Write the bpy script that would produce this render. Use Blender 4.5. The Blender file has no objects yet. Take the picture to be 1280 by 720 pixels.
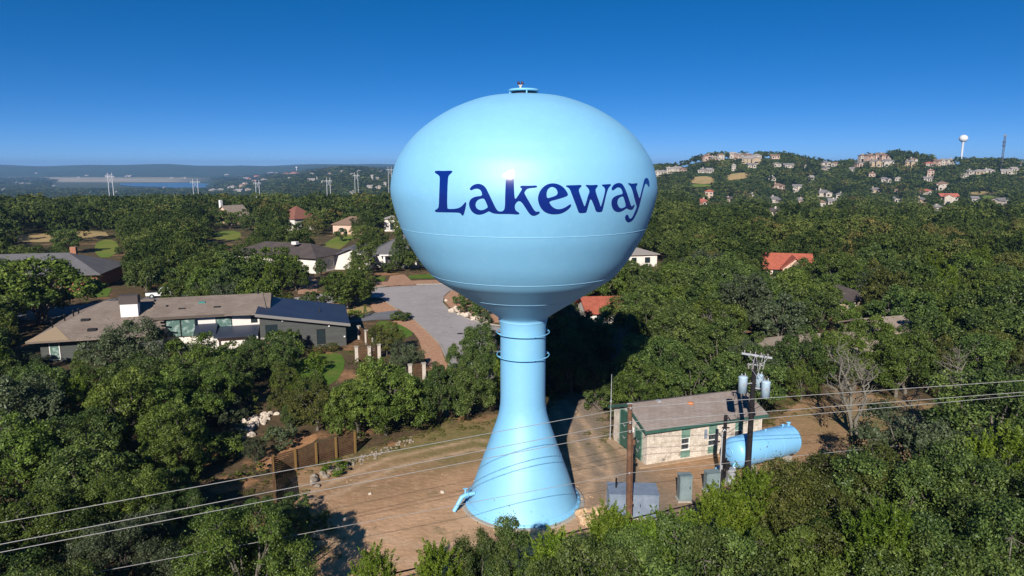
import bpy, bmesh, math, random
import numpy as np
from mathutils import Vector, Matrix, geometry
PI = math.pi
R_ = math.radians
S = bpy.context.scene
C = S.collection

# ------------------------------------------------------------------ camera, sky, sun, exposure
CAMH = 22.0
PITCH = R_(10)
F = 865.0                                   # focal length in photo pixels (1280 wide)
cd = bpy.data.cameras.new('camera'); cam = bpy.data.objects.new('camera', cd); C.objects.link(cam)
cam.location = (0, 0, CAMH); cam.rotation_euler = (PI/2 - PITCH, 0, 0)
cd.sensor_width = 36; cd.lens = F / 1280 * 36; cd.clip_end = 40000; cd.clip_start = 0.3
S.camera = cam

SUN_EL, SUN_AZ = 30.0, 12.0                 # behind the camera, a little to the left
sv = Vector((-math.sin(R_(SUN_AZ))*math.cos(R_(SUN_EL)), -math.cos(R_(SUN_AZ))*math.cos(R_(SUN_EL)), math.sin(R_(SUN_EL))))
ld = bpy.data.lights.new('sun', 'SUN'); ld.energy = 5.0; ld.angle = R_(0.53); ld.color = (1.0, 0.94, 0.85)
sun = bpy.data.objects.new('sun', ld); C.objects.link(sun)
sun.rotation_euler = (-sv).to_track_quat('-Z', 'Y').to_euler()

W = bpy.data.worlds.new('World'); S.world = W; W.use_nodes = True
nt = W.node_tree; nt.nodes.clear()
wo = nt.nodes.new('ShaderNodeOutputWorld'); bg = nt.nodes.new('ShaderNodeBackground')
sk = nt.nodes.new('ShaderNodeTexSky'); sk.sky_type = 'NISHITA'; sk.sun_disc = False
sk.sun_elevation = R_(SUN_EL); sk.sun_rotation = math.atan2(sv.x, sv.y) % (2*PI)
sk.air_density = 0.5; sk.dust_density = 0.0; sk.ozone_density = 8.0; sk.altitude = 3000
hs = nt.nodes.new('ShaderNodeHueSaturation'); hs.inputs['Saturation'].default_value = 1.17; hs.inputs['Hue'].default_value = .506
gm = nt.nodes.new('ShaderNodeGamma'); gm.inputs[1].default_value = .8
nt.links.new(sk.outputs[0], hs.inputs['Color']); nt.links.new(hs.outputs[0], gm.inputs[0]); nt.links.new(gm.outputs[0], bg.inputs['Color'])
bg.inputs['Strength'].default_value = 0.113
nt.links.new(bg.outputs[0], wo.inputs[0])

S.view_settings.view_transform = 'Standard'; S.view_settings.look = 'None'
S.view_settings.exposure = 0.35; S.view_settings.gamma = 1.0
S.render.engine = 'CYCLES'
cy = S.cycles
cy.max_bounces = 5; cy.diffuse_bounces = 2; cy.glossy_bounces = 2; cy.transmission_bounces = 3
cy.transparent_max_bounces = 4; cy.volume_bounces = 0; cy.caustics_reflective = False; cy.caustics_refractive = False
cy.use_denoising = True
try:
    cy.denoiser = 'OPENIMAGEDENOISE'; cy.denoising_input_passes = 'RGB_ALBEDO_NORMAL'; cy.denoising_prefilter = 'NONE'
except Exception: pass
cy.use_adaptive_sampling = False

# ------------------------------------------------------------------ helpers: rays, terrain
cP, sP = math.cos(PITCH), math.sin(PITCH)
def ray(px, py):
    a = (px-640)/F; d = (py-360)/F
    return np.array((a, cP - sP*d, -sP - cP*d))
def UZ(px, py, z=0.0):
    r = ray(px, py); t = (z-CAMH)/r[2]; return Vector((r[0]*t, r[1]*t, z))
def UY(px, py, Y):
    r = ray(px, py); t = Y/r[1]; return Vector((r[0]*t, Y, CAMH + r[2]*t))
def PX(x, y, z):                              # world -> photo pixels
    dz = z - CAMH
    f = y*cP - dz*sP; u = y*sP + dz*cP
    f = np.maximum(f, 0.1)
    return 640 + F*x/f, 360 - F*u/f
def sstep(a, b, x):
    t = np.clip((x-a)/(b-a), 0, 1); return t*t*(3-2*t)
CREST_X = np.array([600, 790, 820, 845, 865, 890, 930, 970, 1000, 1040, 1080, 1110, 1170, 1280, 1500])
CREST_Y = np.array([210, 209, 207, 207, 197, 192, 191, 191, 199, 201, 192, 190, 199, 201, 202])
CREST_A = (CREST_X-640)/F
CREST_Z = np.array([22 + 950*(ray(640, y)[2]/ray(640, y)[1]) - 6.5 for y in CREST_Y])
def terrain(x, y):
    x = np.asarray(x, float); y = np.asarray(y, float)
    d = np.maximum(np.hypot(x, y)*0.2 + np.maximum(y, 0)*0.82, 1.0)
    a = np.clip(x/np.maximum(y, 1.0), -1.3, 1.3)
    # right: dips, then climbs to the hill with the houses
    cr = np.interp(a, CREST_A, CREST_Z)
    k = np.interp(d, [0, 170, 380, 560, 640, 720, 800, 880, 950, 1050, 1300, 2500, 4000, 9000],
                     [0, 0, -.18, -.36, -.33, -.12, .25, .7, .98, 1.0, .75, -.5, -1.2, -1.2])
    zr = k*cr
    # left: falls away beyond 400 m into the valley with the lake, ridge on the skyline
    b = sstep(-0.46, -0.22, a)                # the nearer wooded rise left of the tower
    z0 = np.interp(d, [0, 330, 480, 800, 1500, 2600, 4200, 5200, 6500, 8000, 12000],
                      [0, 0, -9, -26, -46, -61, -61, -40, 24, 26, 10])
    z1 = np.interp(d, [0, 330, 480, 800, 1200, 1800, 2600, 3600, 5000, 6500, 8000, 12000],
                      [0, 0, -10, -25, -21, -12, 3, 4, 8, 30, 34, 10])
    wob = 7.0*np.sin(a*23+1.0)+4.0*np.sin(a*57+d*0.0007)+6.0*np.sin(a*11+d*0.002)
    zl = z0*(1-b) + z1*b + wob*sstep(5000, 6500, d) + 0.8*wob*b*sstep(700, 1500, d)*(1-sstep(5000, 6500, d))
    m = sstep(0.0, 0.17, a)
    return (zl*(1-m) + zr*m) * sstep(60, 260, d)
def UT(px, py):                                # hit the terrain
    r = ray(px, py); t = 5.0
    while t < 9000:
        p = r*t
        if CAMH + p[2] < float(terrain(p[0], p[1])): break
        t *= 1.004
    return Vector((r[0]*t, r[1]*t, float(terrain(r[0]*t, r[1]*t))))
def inpoly(x, y, poly):
    x = np.asarray(x, float); y = np.asarray(y, float); r = np.zeros(x.shape, bool)
    n = len(poly); j = n-1
    for i in range(n):
        xi, yi = poly[i][0], poly[i][1]; xj, yj = poly[j][0], poly[j][1]
        c = ((yi > y) != (yj > y)) & (x < (xj-xi)*(y-yi)/((yj-yi) if yj != yi else 1e-9) + xi)
        r ^= c; j = i
    return r

# ------------------------------------------------------------------ helpers: meshes and objects
class MB:
    def __init__(s): s.v = []; s.f = []; s.sm = []
    def add(s, vs, fs, smooth=False):
        o = len(s.v); s.v += [tuple(v) for v in vs]; s.f += [tuple(i+o for i in f) for f in fs]; s.sm += [smooth]*len(fs); return s
    def box(s, c, size, rz=0.0, rx=0.0, ry=0.0):
        m = Matrix.Translation(c) @ Matrix.Rotation(rz, 4, 'Z') @ Matrix.Rotation(ry, 4, 'Y') @ Matrix.Rotation(rx, 4, 'X')
        x, y, z = size[0]/2, size[1]/2, size[2]/2
        vs = [m @ Vector(p) for p in ((-x,-y,-z),(x,-y,-z),(x,y,-z),(-x,y,-z),(-x,-y,z),(x,-y,z),(x,y,z),(-x,y,z))]
        return s.add(vs, [(0,3,2,1),(4,5,6,7),(0,1,5,4),(1,2,6,5),(2,3,7,6),(3,0,4,7)])
    def b2(s, x0, x1, y0, y1, z0, z1):
        return s.box(((x0+x1)/2, (y0+y1)/2, (z0+z1)/2), (abs(x1-x0), abs(y1-y0), abs(z1-z0)))
    def tube(s, pts, rad, n=8, caps=True):
        pts = [Vector(p) for p in pts]
        rs = [rad]*len(pts) if not hasattr(rad, '__len__') else rad
        rings = []; up = None
        for i, p in enumerate(pts):
            a = pts[max(i-1, 0)]; b = pts[min(i+1, len(pts)-1)]
            d = (b-a); d = d.normalized() if d.length > 1e-9 else Vector((0,0,1))
            if up is None: up = Vector((1,0,0)) if abs(d.z) > .9 else Vector((0,0,1))
            u = d.cross(up).normalized(); w = u.cross(d).normalized(); up = w if abs(d.dot(w)) < .99 else up
            rings.append([p + (u*math.cos(2*PI*k/n) + w*math.sin(2*PI*k/n))*rs[i] for k in range(n)])
        vs = [q for r in rings for q in r]; fs = []
        for i in range(len(pts)-1):
            for k in range(n):
                fs.append((i*n+k, i*n+(k+1) % n, (i+1)*n+(k+1) % n, (i+1)*n+k))
        s.add(vs, fs, True)
        if caps:
            s.add(rings[0], [tuple(range(n))]); s.add(rings[-1], [tuple(range(n))[::-1]])
        return s
    def lathe(s, prof, c=(0,0,0), n=48, axis='Z', rz=0.0, closed=False):
        vs = []; fs = []
        for (r, z) in prof:
            for k in range(n):
                a = 2*PI*k/n
                if axis == 'Z': p = Vector((r*math.cos(a), r*math.sin(a), z))
                else: p = Vector((z, r*math.cos(a), r*math.sin(a)))
                p = Matrix.Rotation(rz, 3, 'Z') @ p
                vs.append(p + Vector(c))
        m = len(prof)
        for i in range(m-1):
            for k in range(n): fs.append((i*n+k, i*n+(k+1) % n, (i+1)*n+(k+1) % n, (i+1)*n+k))
        return s.add(vs, fs, True)
    def torus(s, c, Rr, r, n=64, m=6, a0=0, a1=2*PI):
        pts = [Vector(c) + Vector((Rr*math.cos(a0+(a1-a0)*k/n), Rr*math.sin(a0+(a1-a0)*k/n), 0)) for k in range(n+1)]
        return s.tube(pts, r, m, caps=False)
    def poly(s, pts, z0, z1=None):                 # flat polygon, or a prism when z1 is given
        n = len(pts)
        tri = geometry.tessellate_polygon([[Vector((p[0], p[1], 0)) for p in pts]])
        if z1 is None:
            return s.add([(p[0], p[1], z0) for p in pts], [t if _up(pts, t) else t[::-1] for t in tri])
        vs = [(p[0], p[1], z0) for p in pts] + [(p[0], p[1], z1) for p in pts]
        fs = [tuple(i+n for i in (t if _up(pts, t) else t[::-1])) for t in tri] + [(t[::-1] if _up(pts, t) else t) for t in tri]
        ar = sum(pts[i][0]*pts[(i+1) % n][1]-pts[(i+1) % n][0]*pts[i][1] for i in range(n))
        for i in range(n):
            j = (i+1) % n; q = (i, j, j+n, i+n); fs.append(q if ar > 0 else q[::-1])
        return s.add(vs, fs)
    def build(s, name, mat, parent=None, loc=None, rz=0):
        me = bpy.data.meshes.new(name); me.from_pydata(s.v, [], s.f); me.update()
        me.polygons.foreach_set('use_smooth', s.sm)
        me.materials.append(mat)
        o = bpy.data.objects.new(name, me); C.objects.link(o)
        if parent: o.parent = parent
        if loc is not None: o.location = loc
        if rz: o.rotation_euler.z = rz
        return o
def _up(pts, t):
    a, b, c = (pts[i] for i in t)
    return (b[0]-a[0])*(c[1]-a[1])-(b[1]-a[1])*(c[0]-a[0]) > 0
def tag(o, label, cat, group=None):
    o['label'] = label; o['category'] = cat
    if group: o['group'] = group
    return o
def thing(name, label, cat, loc=(0,0,0), rz=0, group=None):
    o = bpy.data.objects.new(name, None); o.empty_display_size = .2; C.objects.link(o)
    o.location = loc; o.rotation_euler.z = rz
    return tag(o, label, cat, group)
def struct(o, kind='structure'): o['kind'] = kind; return o
def copy_tree(o, parent=None):
    c = o.copy(); C.objects.link(c)
    if parent: c.parent = parent
    for ch in [q for q in C.objects if q.parent is o]: copy_tree(ch, c)
    return c

# ------------------------------------------------------------------ materials
def srgb(r, g, b):
    f = lambda c: (c/255/12.92) if c/255 <= .04045 else ((c/255+.055)/1.055)**2.4
    return (f(r), f(g), f(b))
def newmat(name):
    m = bpy.data.materials.new(name); m.use_nodes = True
    b = m.node_tree.nodes['Principled BSDF']; return m, m.node_tree, b
def M(name, col, rough=.8, spec=.3, var=(), bump=None, metal=0.0, coord='Object', brick=None):
    """var: list of (colour, scale, low, high, detail) patches laid over the base by noise"""
    m, t, b = newmat(name); N = t.nodes.new; L = t.links.new
    b.inputs['Roughness'].default_value = rough; b.inputs['Specular IOR Level'].default_value = spec; b.inputs['Metallic'].default_value = metal
    tc = N('ShaderNodeTexCoord'); rgb = N('ShaderNodeRGB'); rgb.outputs[0].default_value = (*col, 1); cur = rgb.outputs[0]
    for v in var:
        n = N('ShaderNodeTexNoise'); n.inputs['Scale'].default_value = v[1]; n.inputs['Detail'].default_value = v[4] if len(v) > 4 else 5
        n.inputs['Roughness'].default_value = .62
        L(tc.outputs[coord], n.inputs['Vector'])
        mr = N('ShaderNodeMapRange'); mr.inputs[1].default_value = v[2]; mr.inputs[2].default_value = v[3]
        L(n.outputs[0], mr.inputs[0])
        mx = N('ShaderNodeMix'); mx.data_type = 'RGBA'; L(mr.outputs[0], mx.inputs[0]); L(cur, mx.inputs[6]); mx.inputs[7].default_value = (*v[0], 1)
        cur = mx.outputs[2]
    if brick:                                   # (mortar colour, width, height, mortar size, axis)
        br = N('ShaderNodeTexBrick'); br.inputs['Scale'].default_value = 1
        br.inputs['Brick Width'].default_value = brick[1]; br.inputs['Row Height'].default_value = brick[2]; br.inputs['Mortar Size'].default_value = brick[3]
        sx = N('ShaderNodeSeparateXYZ'); cx = N('ShaderNodeCombineXYZ'); ad = N('ShaderNodeMath')
        L(tc.outputs[coord], sx.inputs[0]); L(sx.outputs[0], ad.inputs[0]); L(sx.outputs[1], ad.inputs[1])
        L(ad.outputs[0], cx.inputs[0]); L(sx.outputs[2 if brick[4] == 'wall' else 1], cx.inputs[1])
        L(cx.outputs[0], br.inputs['Vector'])
        mx = N('ShaderNodeMix'); mx.data_type = 'RGBA'; L(br.outputs['Fac'], mx.inputs[0]); L(cur, mx.inputs[6]); mx.inputs[7].default_value = (*brick[0], 1)
        cur = mx.outputs[2]
        mu = N('ShaderNodeMix'); mu.data_type = 'RGBA'; mu.blend_type = 'MULTIPLY'; mu.inputs[0].default_value = .35
        L(cur, mu.inputs[6]); L(br.outputs['Color'], mu.inputs[7])
        br.inputs['Color1'].default_value = (1,1,1,1); br.inputs['Color2'].default_value = (.55,.52,.5,1); br.inputs['Mortar'].default_value = (.8,.8,.8,1)
        cur = mu.outputs[2]
    L(cur, b.inputs['Base Color'])
    if bump:
        n = N('ShaderNodeTexNoise'); n.inputs['Scale'].default_value = bump[0]; n.inputs['Detail'].default_value = 4
        L(tc.outputs[coord], n.inputs['Vector'])
        bp = N('ShaderNodeBump'); bp.inputs['Strength'].default_value = bump[1]; bp.inputs['Distance'].default_value = bump[2] if len(bump) > 2 else .05
        L(n.outputs[0], bp.inputs['Height']); L(bp.outputs[0], b.inputs['Normal'])
    return m
def leafmat(name, dark, mid, light, trans=.22, huevar=.012, valvar=.22, spec=.32):
    m, t, b = newmat(name); N = t.nodes.new; L = t.links.new
    at = N('ShaderNodeAttribute'); at.attribute_name = 'tint'
    cr = N('ShaderNodeValToRGB'); e = cr.color_ramp.elements
    e[0].position = 0; e[0].color = (*dark, 1); e[1].position = 1; e[1].color = (*light, 1)
    k = e.new(.5); k.color = (*mid, 1)
    L(at.outputs['Fac'], cr.inputs[0])
    oi = N('ShaderNodeObjectInfo'); hs = N('ShaderNodeHueSaturation')
    mr = N('ShaderNodeMapRange'); mr.inputs[3].default_value = .5-huevar; mr.inputs[4].default_value = .5+huevar*.7; L(oi.outputs['Random'], mr.inputs[0])
    mu = N('ShaderNodeMath'); mu.operation = 'MULTIPLY'; mu.inputs[1].default_value = 7.31; L(oi.outputs['Random'], mu.inputs[0])
    fr = N('ShaderNodeMath'); fr.operation = 'FRACT'; L(mu.outputs[0], fr.inputs[0])
    mv = N('ShaderNodeMapRange'); mv.inputs[3].default_value = 1-valvar; mv.inputs[4].default_value = 1+valvar; L(fr.outputs[0], mv.inputs[0])
    L(mr.outputs[0], hs.inputs['Hue']); L(mv.outputs[0], hs.inputs['Value']); L(cr.outputs[0], hs.inputs['Color'])
    L(hs.outputs[0], b.inputs['Base Color']); b.inputs['Roughness'].default_value = .5; b.inputs['Specular IOR Level'].default_value = spec
    tr = N('ShaderNodeBsdfTranslucent'); L(hs.outputs[0], tr.inputs[0])
    mx = N('ShaderNodeMixShader'); mx.inputs[0].default_value = trans
    L(b.outputs[0], mx.inputs[1]); L(tr.outputs[0], mx.inputs[2]); L(mx.outputs[0], t.nodes['Material Output'].inputs[0])
    return m

TOWER = M('light blue tank paint', (.205, .505, .765), .56, 1.0, var=[((.19,.48,.745), .35, .45, .7, 3), ((.22,.525,.775), 2.5, .5, .75, 4)], bump=(.5, .05, .02))
SEAM = M('weld seam paint', (.30, .57, .76), .4, .4)
NAVY = M('navy lettering paint', (.003, .021, .19), .2, .5)
LBLUE = M('light blue pipe paint', (.20, .51, .75), .4, .4)
CONC = M('concrete', (.36, .33, .29), .9, .2, var=[((.28,.25,.21), 1.5, .45, .65), ((.44,.41,.36), 6, .5, .7)], bump=(14, .3))
WHITE = M('white paint', (.78, .76, .73), .6, .3, var=[((.66,.63,.59), 1.2, .5, .75)])
GLASS = M('dark window glass', (.02, .03, .035), .08, .6)
GREENGLASS = M('greenish curtained glass', (.10, .17, .15), .15, .6, var=[((.28,.36,.33), 2.2, .5, .6)])
STONE = M('whitewashed stone', (.70, .625, .54), .9, .2, var=[((.50,.43,.35), 1.7, .42, .62), ((.72,.66,.58), 5, .5, .7), ((.20,.17,.145), 1.1, .56, .70, 8)], bump=(9, .5), brick=((.47,.41,.34), .42, .17, .012, 'wall'))
GREEN = M('dark green paint', (.035, .10, .075), .5, .4, var=[((.05,.13,.10), 2, .5, .7)])
GREEN2 = M('faded green panel', (.16, .27, .215), .6, .3, var=[((.12,.21,.165), 3, .45, .6)])
SHINGLE = M('brown grey shingles', (.31, .265, .245), .92, .15, var=[((.26,.21,.185), .5, .4, .6), ((.35,.29,.255), 9, .5, .7)], bump=(25, .35), brick=((.17,.135,.115), .5, .16, .01, 'roof'))
SHINGLE2 = M('taupe shingles', (.255, .21, .178), .92, .15, var=[((.19,.15,.125), .35, .4, .6), ((.28,.225,.18), 8, .5, .7)], bump=(20, .3), brick=((.18,.14,.115), .6, .2, .012, 'roof'))
SHINGLEG = M('grey shingles', (.16, .155, .165), .92, .15, var=[((.13,.125,.13), .3, .4, .6), ((.20,.195,.20), 8, .5, .7)], bump=(20, .3), brick=((.12,.12,.125), .6, .22, .02, 'roof'))
FARLEAF = None
SHINGLED = M('dark brown shingles', (.075, .06, .058), .9, .2, var=[((.095,.078,.07), .6, .4, .6)], bump=(20, .3))
BLUEROOF = M('dark blue metal roof', (.030, .038, .064), .45, .4, var=[((.037,.047,.075), .4, .4, .6)])
CHARCOAL = M('charcoal siding', (.075, .078, .075), .75, .3, var=[((.085,.09,.085), .8, .4, .6)], brick=((.055,.057,.055), 6, .2, .012, 'wall'))
STUCCO = M('white stucco', (.72, .67, .62), .85, .2, var=[((.64,.58,.52), .8, .45, .65)], bump=(12, .2))
PEACH = M('pale peach stucco', (.62, .43, .34), .85, .2, var=[((.56,.38,.30), .8, .45, .65)])
TANW = M('tan limestone', (.50, .40, .28), .9, .2, var=[((.40,.31,.21), 1.2, .42, .62), ((.6,.5,.37), 5, .5, .7)], bump=(9, .3))
BRICK = M('orange brick', (.40, .145, .075), .9, .2, var=[((.33,.12,.065), 2, .4, .6)], brick=((.42,.28,.2), .4, .13, .015, 'wall'))
REDTILE = M('red clay tile', (.40, .105, .065), .8, .25, var=[((.31,.08,.05), 1.5, .4, .6), ((.46,.16,.10), 6, .5, .7)], bump=(16, .4))
TERRA = M('brown red tile', (.24, .10, .07), .85, .2, var=[((.18,.08,.06), 1.5, .4, .6)])
PALEROOF = M('pale grey roof', (.30, .27, .25), .9, .2, var=[((.30,.27,.25), .8, .4, .6)])
TANROOF = M('tan roof', (.29, .235, .19), .9, .2, var=[((.24,.19,.15), .8, .4, .6), ((.35,.29,.23), 6, .5, .7)])
WOOD = M('weathered pole wood', (.135, .07, .042), .85, .2, var=[((.19,.105,.065), 3, .45, .65), ((.085,.045,.03), 1.2, .5, .7)], bump=(20, .4))
CREO = M('creosote black wood', (.014, .012, .014), .8, .25, var=[((.03,.025,.025), 4, .5, .7)])
GALV = M('galvanised steel', (.46, .47, .49), .5, .5, var=[((.38,.39,.41), 3, .45, .6)], metal=.3)
WIRE = M('aluminium wire', (.34, .33, .32), .5, .5, metal=.0)
BLACK = M('black cable', (.012, .012, .014), .6, .3)
TXBLUE = M('transformer blue grey', (.40, .52, .62), .45, .5, var=[((.34,.45,.54), 2, .45, .65)])
CABG = M('blue grey cabinet', (.20, .245, .32), .45, .5, var=[((.165,.205,.27), 1.2, .42, .62), ((.24,.28,.35), 3, .5, .7)])
CAB2 = M('grey green cabinet', (.20, .26, .27), .5, .4, var=[((.16,.21,.22), 2, .42, .62)])
ORANGE = M('orange vent paint', (.62, .19, .04), .6, .3)
FENCEW = M('brown fence wood', (.085, .047, .026), .85, .2, var=[((.115,.065,.034), 2, .4, .6), ((.06,.034,.019), 5, .5, .7)])  # brown darkened to carry the shade on the slat fence panels
POSTW = M('yellow post wood', (.20, .125, .045), .85, .2, var=[((.22,.13,.04), 3, .4, .6)])
BARK = M('grey oak bark', (.17, .155, .13), .95, .1, var=[((.085,.07,.058), 3, .4, .6), ((.20,.18,.15), 7, .52, .7)], bump=(14, .5))
DEAD = M('bleached dead wood', (.165, .155, .13), .95, .1, var=[((.18,.16,.13), 3, .45, .65)])
TWIG = M('brown bare twigs', (.15, .10, .06), .95, .1)
ROCK = M('limestone rock', (.30, .25, .20), .95, .15, var=[((.22,.18,.14), 1.6, .4, .6), ((.42,.37,.31), 5, .5, .7)], bump=(5, .6))
ROCKW = M('pale limestone', (.62, .53, .44), .95, .15, var=[((.5,.41,.33), 1.6, .4, .6)], bump=(5, .6))
ROCKO = M('orange stained limestone', (.55, .36, .21), .95, .15, var=[((.42,.26,.14), 1.3, .4, .6), ((.62,.5,.38), 4, .5, .7)], bump=(5, .6))
CARW = M('white car paint', (.75, .76, .78), .25, .5)
TYRE = M('black rubber', (.015, .015, .016), .8, .2)
TANKW = M('far white tank paint', (.72, .72, .72), .4, .4)
FARW = M('far white masonry', (.50, .44, .38), .85, .2, var=[((.42,.36,.3), .3, .4, .6)])
FARP = M('far pink masonry', (.46, .32, .25), .85, .2, var=[((.5,.36,.29), .3, .4, .6)])
FART = M('far tan masonry', (.38, .29, .19), .85, .2)
FARR = M('far red tile', (.42, .13, .09), .85, .2)
FARG = M('far grey roof', (.19, .175, .175), .85, .2)
FARB = M('far brown roof', (.22, .145, .105), .85, .2)
ASPH = M('sun bleached asphalt', (.37, .335, .33), .95, .15, var=[((.32,.29,.285), .12, .4, .62, 6), ((.41,.37,.36), 1.1, .5, .72), ((.22,.205,.20), .5, .62, .7, 8)], bump=(30, .15))
DRIVE = M('grey driveway concrete', (.185, .185, .20), .95, .15, var=[((.155,.155,.165), .6, .4, .62)])
BRICKDR = M('pinkish paver driveway', (.42, .245, .16), .95, .15, var=[((.35,.2,.13), .7, .4, .62), ((.48,.3,.2), 3, .5, .7)])
GRANITE = M('pink crushed granite', (.44, .245, .15), .95, .12, var=[((.52,.36,.25), 1.7, .52, .66), ((.33,.17,.10), 3.5, .52, .68)], bump=(8, .5))
LAWN = M('mown lawn', (.085, .16, .02), .95, .1, var=[((.14,.17,.035), .35, .45, .65), ((.06,.12,.018), 1.4, .5, .7)], bump=(25, .5))
DRYLAWN = M('dry golf grass', (.40, .28, .13), .95, .1, var=[((.30,.24,.10), .08, .42, .62), ((.46,.33,.16), .3, .5, .7)])
FAIR = M('golf fairway', (.13, .19, .03), .95, .1, var=[((.22,.21,.05), .06, .45, .65)])
OAK = leafmat('live oak leaves', (.030, .055, .013), (.076, .120, .025), (.155, .208, .048))
OAK2 = leafmat('deciduous oak leaves', (.045, .075, .012), (.098, .146, .023), (.172, .230, .039), .28)
CEDAR = leafmat('cedar sprays', (.055, .095, .008), (.105, .17, .012), (.16, .225, .022), .26)
OLIVE = leafmat('olive brown leaves', (.044, .058, .012), (.092, .104, .019), (.150, .152, .034), .22)
GREYG = leafmat('grey green leaves', (.045, .065, .028), (.075, .10, .045), (.115, .145, .075), .2)
FARLEAF = leafmat('far wood leaves', (.033, .054, .013), (.082, .116, .026), (.158, .188, .046), .22, 0, 0, .12)

_r = [n for n in FARLEAF.node_tree.nodes if n.type == 'VALTORGB'][0].color_ramp.elements   # a few crowns are olive brown or yellowish
_r[2].position = .84; _k = _r.new(.93); _k.color = (.130, .120, .038, 1); _k = _r.new(1.0); _k.color = (.20, .17, .05, 1)
# ------------------------------------------------------------------ the setting: ground, lake, yard, street
def litter_nodes(t):
    N = t.nodes.new; L = t.links.new
    tc = N('ShaderNodeTexCoord'); cur = None
    base = N('ShaderNodeRGB'); base.outputs[0].default_value = (.115, .078, .044, 1); cur = base.outputs[0]
    for col, sc, lo, hi in (((.075,.058,.032), .9, .42, .6), ((.34,.18,.092), .16, .54, .62), ((.10,.095,.035), .22, .56, .66), ((.20,.13,.075), 3.5, .55, .72)):
        n = N('ShaderNodeTexNoise'); n.inputs['Scale'].default_value = sc; n.inputs['Detail'].default_value = 6; n.inputs['Roughness'].default_value = .62
        L(tc.outputs['Object'], n.inputs['Vector'])
        mr = N('ShaderNodeMapRange'); mr.inputs[1].default_value = lo; mr.inputs[2].default_value = hi; L(n.outputs[0], mr.inputs[0])
        mx = N('ShaderNodeMix'); mx.data_type = 'RGBA'; L(mr.outputs[0], mx.inputs[0]); L(cur, mx.inputs[6]); mx.inputs[7].default_value = (*col, 1); cur = mx.outputs[2]
    return tc, cur
def mixnode(t, fac, a, col):
    mx = t.nodes.new('ShaderNodeMix'); mx.data_type = 'RGBA'
    t.links.new(fac, mx.inputs[0]); t.links.new(a, mx.inputs[6])
    if isinstance(col, tuple): mx.inputs[7].default_value = (*col, 1)
    else: t.links.new(col, mx.inputs[7])
    return mx.outputs[2]
def noise_mask(t, tc, sc, lo, hi, det=6):
    n = t.nodes.new('ShaderNodeTexNoise'); n.inputs['Scale'].default_value = sc; n.inputs['Detail'].default_value = det; n.inputs['Roughness'].default_value = .62
    t.links.new(tc.outputs['Object'], n.inputs['Vector'])
    mr = t.nodes.new('ShaderNodeMapRange'); mr.inputs[1].default_value = lo; mr.inputs[2].default_value = hi
    t.links.new(n.outputs[0], mr.inputs[0]); return mr.outputs[0]
GROUND, t, b = newmat('leaf litter and woodland floor')
tc, cur = litter_nodes(t)
# beyond the modelled trees the floor is brush: mottled greens
far = t.nodes.new('ShaderNodeAttribute'); far.attribute_name = 'brush'
g0 = t.nodes.new('ShaderNodeRGB'); g0.outputs[0].default_value = (.030, .052, .014, 1)
g = mixnode(t, noise_mask(t, tc, .012, .4, .6, 8), g0.outputs[0], (.050, .074, .020))
g = mixnode(t, noise_mask(t, tc, .05, .5, .66, 6), g, (.017, .032, .010))
cur = mixnode(t, far.outputs['Fac'], cur, g)
bank = t.nodes.new('ShaderNodeAttribute'); bank.attribute_name = 'bank'
bk = mixnode(t, noise_mask(t, tc, .004, .4, .6, 6), (lambda n: (setattr(n.outputs[0], 'default_value', (.62,.50,.37,1)), n.outputs[0])[1])(t.nodes.new('ShaderNodeRGB')), (.40,.34,.24))
cur = mixnode(t, bank.outputs['Fac'], cur, bk)
t.links.new(cur, b.inputs['Base Color']); b.inputs['Roughness'].default_value = .95; b.inputs['Specular IOR Level'].default_value = .1
radii = np.concatenate([[0], np.linspace(8, 120, 15), np.geomspace(130, 10500, 130)])
azs = np.concatenate([np.linspace(-48, 48, 289), np.linspace(52, 308, 65)])
rg = random.Random(5)
vx = []; fc = []
A_ = np.radians(azs)
RR, AA = np.meshgrid(radii[1:], A_, indexing='ij')
X = RR*np.sin(AA); Y = RR*np.cos(AA)
dd = np.hypot(X, Y)
Z = terrain(X, Y)
nz = (np.sin(X*.021+1.3)*np.sin(Y*.017)+np.sin(X*.006+Y*.004))*.5
Z = np.where(Y < 0, 0, Z)
LAKE_Z = -60.0
nA = len(A_); nR = len(radii)-1
verts = np.concatenate([[[0, 0, 0]], np.stack([X, Y, Z], -1).reshape(-1, 3)])
fc = [(0, 1+(k+1) % nA, 1+k) for k in range(nA)]
for i in range(nR-1):
    for k in range(nA):
        k2 = (k+1) % nA
        fc.append((1+i*nA+k, 1+i*nA+k2, 1+(i+1)*nA+k2, 1+(i+1)*nA+k))
me = bpy.data.meshes.new('ground'); me.from_pydata(verts.tolist(), [], [f[::-1] for f in fc]); me.update()
me.polygons.foreach_set('use_smooth', [True]*len(fc))
at = me.attributes.new('brush', 'FLOAT', 'POINT'); at.data.foreach_set('value', sstep(150, 420, np.hypot(verts[:, 0], verts[:, 1])).astype(np.float32))
lk_a = verts[:, 0]/np.maximum(verts[:, 1], 1)
bankv = (sstep(-.80, -.62, lk_a)*(1-sstep(-.50, -.42, lk_a))*.75*np.clip(sstep(3500, 3800, verts[:, 1])*(1-sstep(4400, 4600, verts[:, 1]))+.10*sstep(2600, 2800, verts[:, 1])*(1-sstep(3500, 3600, verts[:, 1])), 0, 1))
at = me.attributes.new('bank', 'FLOAT', 'POINT'); at.data.foreach_set('value', bankv.astype(np.float32))
me.materials.append(GROUND)
ground = bpy.data.objects.new('ground', me); C.objects.link(ground); struct(ground)
ground.data.flip_normals() if ground.data.polygons[50].normal.z < 0 else None

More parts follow.
